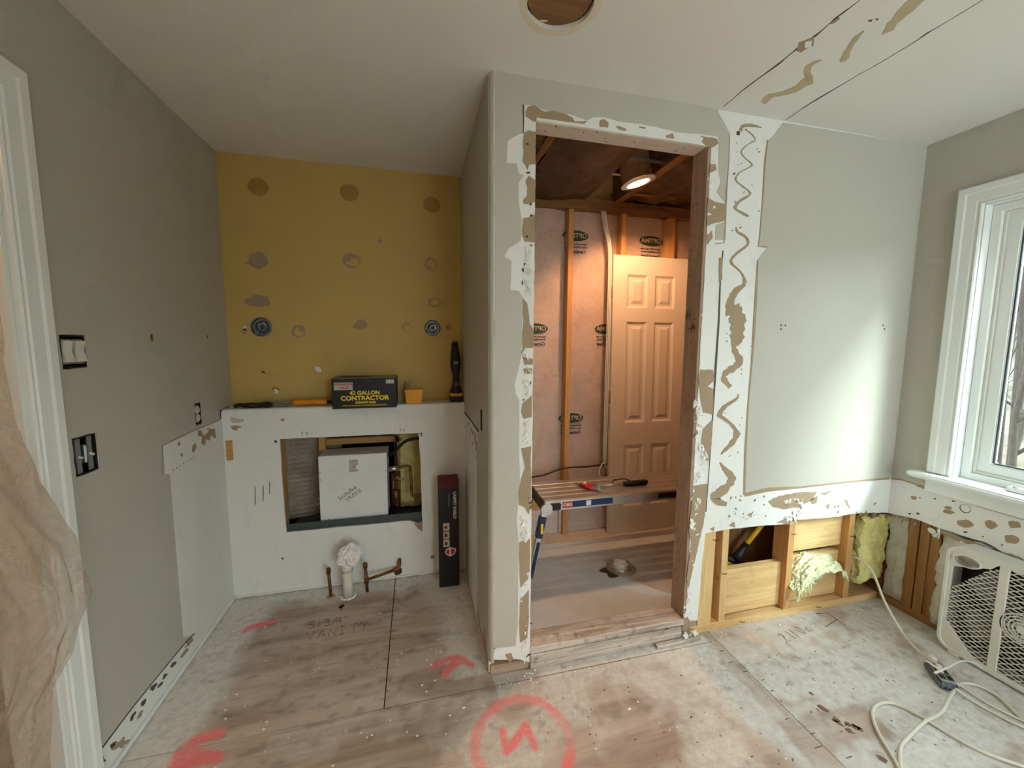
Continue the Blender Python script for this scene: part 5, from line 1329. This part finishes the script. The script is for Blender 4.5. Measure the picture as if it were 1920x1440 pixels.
tag(MB().box(-.012, .012, -.006, .006, 0, .006, Matrix.Translation((-.424, 2.175, 0)) @ Matrix.Rotation(.8, 4, 'Z')).build('wood_sliver', M_DARK), 'dark sliver of debris on the floor before the drain pipe', 'debris')

# ledge: bag carton, cup, tools
cb_ = thing('bag_carton', 'black carton of 42 gallon contractor bags on the ledge', 'box', (-.282, 2.39, ZL))
CX0, CX1, CY0, CY1, CZ1 = -.450, -.114, 2.282, 2.500, ZL + .166
MB().box(CX0, CX1, CY0, CY1, ZL + .0005, CZ1).build('carton', M_CARTON, cb_, bevel=.0015)
MB().box(CX0 + .002, CX1 - .002, CY0 + .006, CY1 - .004, CZ1, CZ1 + .002).build('top_panel', M_CARTIN, cb_)
fm = lambda u, v: plane_matrix((CX0 + u, CY0 - .0009, ZL + v), (1, 0, 0), (0, 0, 1))
text('print_line', '42 GALLON', .030, fm(.170, .086), M_YEL, cb_, .0010, sx=1.0)
text('print_line', 'CONTRACTOR', .035, fm(.170, .057), M_YEL, cb_, .0013, sx=1.04)
text('print_line', 'CLEAN-UP BAGS', .016, fm(.172, .033), M_YEL, cb_, .0006, sx=.9)
text('print_line', 'BOLSAS DE LIMPIEZA DE 42 GALONES PARA CONTRATISTAS', .0085, fm(.168, .017), M_YEL, cb_, .0002, sx=1.0)
MB().box(CX0 + .012, CX0 + .108, CY0 - .0010, CY0 - .0002, ZL + .104, ZL + .146).build('brand_plate', M_STEEL, cb_)
text('print_line', 'CONTRACTOR', .0135, plane_matrix((CX0 + .060, CY0 - .0018, ZL + .134), (1, 0, 0), (0, 0, 1)), M_REDP, cb_, .0005); text('print_line', 'BAGS', .0165, plane_matrix((CX0 + .066, CY0 - .0018, ZL + .116), (1, 0, 0), (0, 0, 1)), M_REDP, cb_, .0006)
MB().box(CX0 + .283, CX0 + .325, CY0 - .0010, CY0 - .0002, ZL + .137, ZL + .158).build('barcode_panel', M_WPRINT, cb_)
for k in range(9): MB().box(CX0 + .287 + k * .004, CX0 + .287 + k * .004 + R.choice((.001, .002)), CY0 - .0014, CY0 - .0010, ZL + .141, ZL + .156).build('barcode_bar', M_INK, cb_)
fp = MB().prism([(CX0 + .03, CY0 + .04), (CX0 + .20, CY0 + .05), (CX0 + .17, CY0 + .11), (CX0 + .06, CY0 + .12)], lift('Z', CZ1 + .006), (0, 0, -.0015)); fp.build('opening_flap', M_CARTON, cb_)
cu_ = thing('utility_cup', 'amber plastic utility cup standing on the ledge', 'cup', (-.018, 2.44, ZL))
def frustum(m, cx, cy, z0, z1, a0, b0, a1, b1):
    vs = [(cx - a0, cy - b0, z0), (cx + a0, cy - b0, z0), (cx + a0, cy + b0, z0), (cx - a0, cy + b0, z0), (cx - a1, cy - b1, z1), (cx + a1, cy - b1, z1), (cx + a1, cy + b1, z1), (cx - a1, cy + b1, z1)]
    return vs
cm = MB(); o4 = frustum(cm, -.018, 2.44, ZL + .0005, ZL + .080, .044, .034, .052, .040); i4 = frustum(cm, -.018, 2.44, ZL + .004, ZL + .0801, .041, .031, .049, .037)
cm.add(o4 + i4, [(3, 2, 1, 0), (0, 1, 5, 4), (1, 2, 6, 5), (2, 3, 7, 6), (3, 0, 4, 7), (8, 9, 10, 11), (9, 8, 12, 13), (10, 9, 13, 14), (11, 10, 14, 15), (8, 11, 15, 12), (4, 5, 13, 12), (5, 6, 14, 13), (6, 7, 15, 14), (7, 4, 12, 15)]); cm.build('cup_body', M_CUP, cu_)
rm = MB(); ring(rm, 'Z', ZL + .076, ZL + .084, -.018 - .055, -.018 + .055, 2.44 - .043, 2.44 + .043, .005); rm.build('rim', M_CUP, cu_, bevel=.001)
tag(MB().box(-.070, -.042, 2.485, 2.505, ZL, ZL + .122).build('wood_block', M_PAPER, bevel=.002), 'small brown wood offcut standing behind the amber cup', 'wood block')
dt = thing('cordless_tool', 'black cordless tool standing on its yellow-banded battery in the niche corner', 'power tool', (.238, 2.452, ZL))
MB().box(.196, .280, 2.415, 2.490, ZL + .0005, ZL + .034).build('battery', M_BLACK, dt, bevel=.006, segs=2)
MB().box(.200, .276, 2.419, 2.487, ZL + .034, ZL + .058).build('battery_band', M_CUP, dt, bevel=.006, segs=2)
MB().tube([(.238, 2.452, ZL + .055), (.238, 2.452, ZL + .078), (.238, 2.452, ZL + .10), (.238, 2.452, ZL + .17), (.237, 2.452, ZL + .20), (.236, 2.452, ZL + .225), (.236, 2.452, ZL + .275), (.234, 2.452, ZL + .31), (.233, 2.452, ZL + .33), (.233, 2.452, ZL + .365)], [.040, .032, .022, .020, .028, .032, .030, .025, .020, .021], 14).build('body', M_BLACK, dt, smooth=True)
MB().lathe([(.021, .312), (.022, .318), (.018, .322), (.017, .312)], Matrix.Translation((.233, 2.452, ZL)), 18, True).build('collar', M_STEEL, dt)
MB().box(.220, .252, 2.4185, 2.4215, ZL + .236, ZL + .252).build('badge', M_BOXBLUE, dt)
for z in (.105, .117): MB().box(.224, .252, 2.4305, 2.4330, ZL + z, ZL + z + .003).build('accent_stripe', M_STEEL, dt)
MB().box(.218, .250, 2.438, 2.47, ZL + .352, ZL + .376).build('nose', M_PAN, dt, bevel=.004)
ot = thing('orange_tool', 'steel hand tool with an orange handle lying on the ledge', 'hand tool', (-.65, 2.44, ZL))
MB().tube([(-.690, 2.440, ZL + .022), (-.675, 2.440, ZL + .022), (-.53, 2.436, ZL + .022), (-.505, 2.435, ZL + .022)], [.012, .018, .018, .015], 8).build('handle', M_ORANGE, ot, smooth=True)
MB().tube([(-.505, 2.435, ZL + .021), (-.492, 2.434, ZL + .020), (-.472, 2.433, ZL + .018)], [.012, .009, .003], 8).build('end_knob', M_BLACK, ot)
for dz in (.012, .028): MB().tube([(-.83, 2.452, ZL + dz), (-.685, 2.441, ZL + dz)], .0045, 6).build('rod', M_STEEL, ot)
MB().box(-.842, -.826, 2.440, 2.466, ZL + .004, ZL + .036).build('jaw', M_STEEL, ot, bevel=.003); MB().tube([(-.78, 2.432, ZL + .008), (-.71, 2.432, ZL + .008)], .006, 8).build('clip', M_STEEL, ot)
for p_ in ((-.658, 2.4225), (-.545, 2.4195)): MB().tube([(p_[0], p_[1] - .0, ZL + .022), (p_[0], p_[1] + .004, ZL + .022)], .004, 8).build('rivet', M_ENAMEL, ot)
gl = thing('work_glove', 'crumpled black work glove lying at the end of the ledge', 'glove', (-.88, 2.43, ZL))
g_ = MB(); rag(g_, (-.885, 2.43, ZL + .014), .055, .035, .013, .3, 3, 5, 26, 14); g_.build('palm', M_BLACK, gl, smooth=True)
for k, (dx, dy) in enumerate(((.075, -.03), (.085, -.012), (.08, .008), (.07, .026), (-.075, -.015))):
    MB().tube(catmull([(-.885 + dx * .5, 2.43 + dy * .6, ZL + .015), (-.885 + dx * .85, 2.43 + dy * .9, ZL + .018), (-.885 + dx * 1.15, 2.43 + dy * 1.2, ZL + .010)], 5), [.011] * 10 + [.006], 8).build('finger', M_BLACK, gl, smooth=True)

# tall carton leaning in the niche corner
cs = thing('carpet_film_carton', 'tall black carpet shield carton with torn red top standing on floor', 'box', (.165, 2.29, 0))
TM = Matrix.Translation((.108, 2.222, 0)) @ Matrix.Rotation(-.035, 4, 'Z') @ Matrix.Rotation(-.012, 4, 'X')
MB().box(0, .118, 0, .118, .001, .625, TM).build('carton', M_CARTON, cs, bevel=.002)
MB().box(-.0005, .1185, -.0006, .1185, .600, .648, TM).build('red_end', M_CARTRED, cs, bevel=.002)
MB().prism([(.0, .648), (.118, .648), (.110, .672), (.06, .668), (.004, .664)], lambda a, b: TM @ Vector((a, .003 + (b - .648) * .5, b)), TM.to_3x3() @ Vector((0, .003, 0))).build('torn_flap', M_CARTRED, cs)
tm = lambda u, v: TM @ plane_matrix((u, -.0009, v), (0, 0, -1), (1, 0, 0))
text('print_line', 'CARPET SHIELD', .0235, tm(.094, .500), M_WPRINT, cs, .0006)
sd = MB().prism([(.035, .215), (.045, .200), (.067, .190), (.089, .200), (.100, .222), (.096, .236), (.067, .244), (.040, .234)], lambda a, b: TM @ Vector((a, -.0012, b)), TM.to_3x3() @ Vector((0, .001, 0))); sd.build('shield_emblem_edge', M_WPRINT, cs)
sd = MB().prism([(.041, .216), (.049, .204), (.067, .196), (.085, .204), (.094, .222), (.091, .232), (.067, .238), (.045, .229)], lambda a, b: TM @ Vector((a, -.0018, b)), TM.to_3x3() @ Vector((0, .001, 0))); sd.build('shield_emblem', M_REDP, cs)
MB().box(.061, .069, -.0024, -.0019, .190, .246, TM).build('emblem_band', M_WPRINT, cs)
for k, z in enumerate((.395, .345, .295)): MB().box(.026, .062, -.0012, -.0002, z - .046, z - .001, TM).build('picture_panel', (M_PRIMED, M_NET, M_PRIMED)[k], cs); MB().box(.034, .05, -.0018, -.0013, z - .034, z - .016, TM).build('picture_detail', M_CARTRED, cs)
for k in range(4): MB().box(.018 + k * .010, .019 + k * .010, -.001, -.0002, .46, .575, TM).build('fine_print', M_PAN, cs)
MB().box(.060, .0615, -.001, -.0002, .49, .575, TM).build('fine_print', M_WPRINT, cs)

# mouldings of the old can opening in the ceiling
ch_ = thing('can_housing', 'empty recessed light opening in the white ceiling', 'light housing', (CAN[0], CAN[1], ZC))
HM = Matrix.Translation((CAN[0], CAN[1], ZC))
MB().lathe([(.094, .012), (.097, .012), (.097, .20), (.0001, .20), (.0001, .197), (.094, .197)], HM, 36).build('housing', M_JOIST, ch_, smooth=True, angle=40)
MB().lathe([(.084, .022), (.092, .022), (.092, .050), (.084, .050)], HM, 36, True).build('metal_ring', M_ALU, ch_, smooth=True, angle=40)
rg = MB(); rag(rg, (CAN[0] + .025, CAN[1] + .055, ZC + .115), .035, .028, .045, .45, 3, 2, 26, 14); rg.build('insulation_tuft', M_BATT, ch_, smooth=True)
for k, pts in enumerate(([(-.05, .07, .15), (-.06, .085, .05), (-.03, .088, .012), (.0, .08, .02)], [(.03, -.02, .17), (-.02, .04, .10), (.04, .085, .03), (.05, .09, .006)], [(.06, .0, .15), (.07, .06, .06), (.045, .085, .02)])):
    MB().tube(catmull([Vector((CAN[0], CAN[1], ZC)) + Vector(p) for p in pts], 6), .0025, 6).build('wire', (M_CORD, M_STEEL, M_COPPER)[k], ch_)

# ------------------------------------------------------------------ box fan, power strip and cords
FX, FYC, FZC, FH = 2.425, .968, .267, .256
fan = thing('box_fan', 'white square box fan standing on the plywood against the window wall', 'fan', (FX + .05, FYC, 0))
def rrect(h, r, n=6):
    o = []
    for cx, cy, a0 in ((h - r, h - r, 0), (-h + r, h - r, 90), (-h + r, -h + r, 180), (h - r, -h + r, 270)):
        for i in range(n + 1): a = math.radians(a0 + 90 * i / n); o.append((cx + r * math.cos(a), cy + r * math.sin(a)))
    return o
fto = lambda d: (lambda a, b: Vector((FX + d, FYC + a, FZC + b)))
octo = [(.232, .150), (.110, .205), (.09, .232), (-.140, .232), (-.232, .140), (-.232, -.140), (-.140, -.232), (.130, -.232), (.232, -.120)]
sh_ = MB().prism([rrect(FH, .055), rrect(FH - .010, .046)], fto(.006), (.098, 0, 0)); sh_.build('shell', M_FANW, fan, smooth=True, angle=35)
RCX, RCY = .186, .196
oval = lambda k: [(RCX + .044 * k * math.cos(a), RCY - .10 * .044 * math.cos(a) + .024 * k * math.sin(a)) for a in [i * math.pi / 14 for i in range(28)]]
fr_ = MB().prism([rrect(FH - .001, .054), octo, oval(1)], fto(0), (.010, 0, 0)); fr_.build('front_frame', M_FANW, fan, bevel=.002)
lip = MB().prism([rrect(FH, .055), rrect(FH - .012, .044)], fto(-.006), (.012, 0, 0)); lip.build('front_lip', M_FANW, fan, bevel=.003, segs=2)
def clip_line(p, d):
    """span of an infinite line inside the octagon"""
    lo, hi = -9, 9; n = len(octo)
    for i in range(n):
        a = Vector(octo[i]); b = Vector(octo[(i + 1) % n]); e = b - a; nn = Vector((-e.y, e.x))
        num = nn.dot(Vector(p) - a); den = nn.dot(Vector(d))
        if abs(den) < 1e-9:
            if num < 0: return None
            continue
        t = -num / den
        if den > 0: lo = max(lo, t)
        else: hi = min(hi, t)
    return (lo, hi) if hi > lo else None
gr = MB()
for ang, sp2 in ((12, .0155), (-38, .0200)):
    d = Vector((math.cos(math.radians(ang)), math.sin(math.radians(ang)))); nrm = Vector((-d.y, d.x))
    for k in range(-24, 25):
        p = nrm * (k * sp2); s_ = clip_line(p, d)
        if s_:
            a, b = p + d * s_[0], p + d * s_[1]
            gr.tube([(FX + .004, FYC + a.x, FZC + a.y), (FX + .004, FYC + b.x, FZC + b.y)], .0022, 4)
gr.build('front_grille', M_FANW, fan)['kind'] = 'stuff'
for y_ in (-.070, .070): MB().box(FX - .001, FX + .009, FYC + y_ - .015, FYC + y_ + .015, FZC - .232, FZC + .232).build('grille_bar', M_FANW, fan, bevel=.002)
hb = MB()
XM = Matrix.Translation((FX + .002, FYC, FZC)) @ Matrix.Rotation(-math.pi / 2, 4, 'Y')
for r in (.026, .038, .050, .061): hb.lathe([(r, -.003), (r + .004, -.003), (r + .004, .003), (r, .003)], XM, 30, True)
hb.lathe([(.0001, .004), (.016, .003), (.018, -.003), (.0001, -.004)], XM, 20)
for k in range(12):
    a = k * math.pi / 6; hb.tube([(FX + .002, FYC + .017 * math.cos(a), FZC + .017 * math.sin(a)), (FX + .002, FYC + .063 * math.cos(a), FZC + .063 * math.sin(a))], .0016, 4)
hb.build('hub_rosette', M_FANW, fan)['kind'] = 'stuff'
for k in range(5):
    a0 = k * 2 * math.pi / 5 + .5
    def bl_pt(u, v, a0=a0):
        r = .04 + .175 * u; a = a0 + (v - .5) * (.80 - .2 * u) + .25 * u
        return Vector((FX + .052 + .034 * (v - .5) * 1.4, FYC + r * math.cos(a), FZC + r * math.sin(a)))
    bm_ = MB().grid(8, 8, bl_pt); top = list(bm_.v); bm_.add([p + Vector((.003, 0, 0)) for p in top], [tuple(reversed(f)) for f in bm_.f]); bm_.build('blade', M_BLADE, fan, smooth=True)
MB().lathe([(.0001, -.03), (.045, -.028), (.045, .025), (.0001, .03)], Matrix.Translation((FX + .055, FYC, FZC)) @ Matrix.Rotation(-math.pi / 2, 4, 'Y'), 24).build('motor_hub', M_PAN, fan, smooth=True, angle=40)
MB().prism([rrect(FH - .012, .044)], fto(.098), (.004, 0, 0)).build('rear_grille', M_BLACK, fan)  # solid black back: darkness inside the fan put into its colour
MB().prism([oval(1.12), oval(1.0)], fto(-.005), (.045, 0, 0)).prism([oval(1.1)], fto(.040), (.004, 0, 0)).build('handle_recess', M_FANW, fan)
for y in (FYC + .19, FYC - .19): MB().box(FX - .012, FX + .116, y - .022, y + .022, .0005, .012).build('foot', M_FANW, fan, bevel=.004, segs=2)

ps = thing('power_strip', 'grey multi-outlet power strip lying on the plywood before the fan', 'power strip', (2.17, 1.07, 0))
PM = Matrix.Translation((2.205, 1.10, .0)) @ Matrix.Rotation(math.radians(-128), 4, 'Z')
MB().box(-.035, .095, -.030, .030, .0008, .036, PM).build('body', M_BOXBLUE, ps, bevel=.007, segs=2)
MB().box(-.030, .090, -.026, .026, .036, .040, PM).build('face_plate', M_STEEL, ps, bevel=.002)
for k in range(3):
    for sy in (-.012, .012): MB().box(-.018 + k * .036, .006 + k * .036, sy - .008, sy + .008, .0400, .0412, PM).build('socket', M_BLACK, ps)
MB().box(-.030, -.004, -.020, .004, .040, .070, PM).build('plug', M_FANW, ps, bevel=.005); MB().box(.012, .030, -.014, .006, .040, .062, PM).build('plug', M_CORD, ps, bevel=.004)


def cord(name, pts, r, label, mat=M_CORD, n=8):
    return tag(MB().tube(catmull(pts, 10), r, n).build(name, mat, smooth=True), label, 'cord')


cord('supply_cable', [(2.338, 1.60, .25), (2.345, 1.545, .275), (2.348, 1.47, .245), (2.32, 1.38, .13), (2.29, 1.28, .045), (2.262, 1.20, .02), (2.245, 1.152, .028)], .0058, 'ivory cord running from the wall cavity down to the power strip')
P = lambda x, y, z=.008: tuple(ray_at(x, y, 'Z', z))
cord('fan_cord', [P(1752, 1262, .062), P(1775, 1252, .075), P(1800, 1240, .07), P(1825, 1242, .03), P(1860, 1262, .012), P(1920, 1282, .008), P(1990, 1300, .008)], .0045, 'cream fan cord arching over the front of the box fan')
cord('extension_cord', [P(1735, 1240, .05), P(1745, 1244, .06), P(1800, 1285, .012), P(1850, 1318, .007), P(1920, 1352, .007), P(2010, 1390, .007)], .0045, 'thin cream cord running straight past the fan to the frame edge')
cord('extension_cord', [P(2020, 1420), P(1920, 1350), P(1870, 1305), P(1830, 1284), P(1800, 1282), P(1785, 1300, .012), P(1765, 1335, .016), P(1735, 1352, .018), P(1700, 1385, .012), P(1688, 1405), P(1690, 1450), P(1700, 1500)], .006, 'ivory cord looping forward in front of the power strip')
cord('extension_cord', [P(1715, 1500), P(1680, 1430), P(1645, 1370), P(1636, 1335), P(1650, 1319), P(1680, 1320), P(1730, 1345), P(1790, 1382), P(1850, 1412), P(1930, 1440), P(2030, 1470)], .006, 'ivory cord making the widest loop across the plywood')
cord('extension_cord', [P(1790, 1290, .02), P(1830, 1318), P(1880, 1345), P(1930, 1368), P(2010, 1400)], .0048, 'dark-edged ivory cord leaving the lower end of the power strip')

# ------------------------------------------------------------------ outdoors: bare winter trees
gd = MB().box(2.9, 60, -40, 60, -1.05, -1.0).build('ground', M_LEAF); struct(gd, 'leaf-littered ground outside the window', 'ground')


M_SKYCUT = plain('sky_cut_slope', (.13, .115, .10), .95, 0, .5, 1.6, pos='Position', vcol=(.05, .045, .04))


def slope_pt(u, v):  # added slope, invented to cut low sky light through the window
    y = -45 + 95 * u; x = 14 + 10 * v + 1.5 * noise.noise(Vector((u * 9, v * 3, 1)))
    return Vector((x, y, -1.02 + 5.6 * sst(0, 1, v) + .9 * noise.noise(Vector((u * 14, v * 4, 5))) * v))


struct(MB().grid(60, 14, slope_pt).build('added_slope', M_SKYCUT, smooth=True), 'added brown slope cutting low sky light beyond the bare trees', 'added_slope')
woods = MB()


def tree(x, y, h, seed, lean=(0, 0), r0=.09, m=woods):
    rr = random.Random(seed)
    def grow(p, d, L, r, depth):
        pts = [p]; n = 5
        for i in range(n):
            d = (d + Vector((rr.uniform(-1, 1), rr.uniform(-1, 1), rr.uniform(-.4, .8))) * .13).normalized(); pts.append(pts[-1] + d * (L / n))
        m.tube(pts, [r * .5 * (1 - .6 * i / n) for i in range(n + 1)], 6 if depth < 2 else 4, False)
        if depth < 4:
            for k in range(6 if depth < 2 else 4):
                i = rr.randint(1, n); dd = (d + Vector((rr.uniform(-1, 1), rr.uniform(-1, 1), rr.uniform(-.2, .7))) * .95).normalized()
                grow(pts[i], dd, L * rr.uniform(.38, .62), r * (1 - .6 * i / n) * .55, depth + 1)
    grow(Vector((x, y, -1.02)), Vector((lean[0], lean[1], 1)).normalized(), h, r0, 0)


for k, (x, y, h, r0, ln) in enumerate(((5.2, 2.55, 6.0, .09, (.10, .12)), (6.4, 2.75, 6.5, .07, (-.1, .05)), (4.6, 2.0, 4.0, .045, (.2, .1)), (7.5, 3.9, 7.0, .10, (.0, -.1)), (8.5, 3.4, 7.0, .09, (.05, .1)), (10.0, 5.2, 8.0, .12, (0, 0)), (6.0, 1.9, 5.0, .05, (.1, -.05)), (9.0, 4.2, 7.5, .08, (.1, 0)), (5.0, 2.22, 4.5, .06, (.05, .04)), (6.2, 2.74, 5.5, .05, (-.06, .0)), (7.2, 3.14, 6.0, .08, (.04, .1)), (8.6, 3.76, 7.0, .07, (-.04, -.03)), (11.0, 4.85, 8.0, .10, (0, .05)))):
    tree(x, y, h, 40 + k, ln, r0)
tag(woods.build('bare_woods', M_BARK, smooth=True), 'tangle of bare winter trees and branches outside the window', 'woods', kind='stuff')
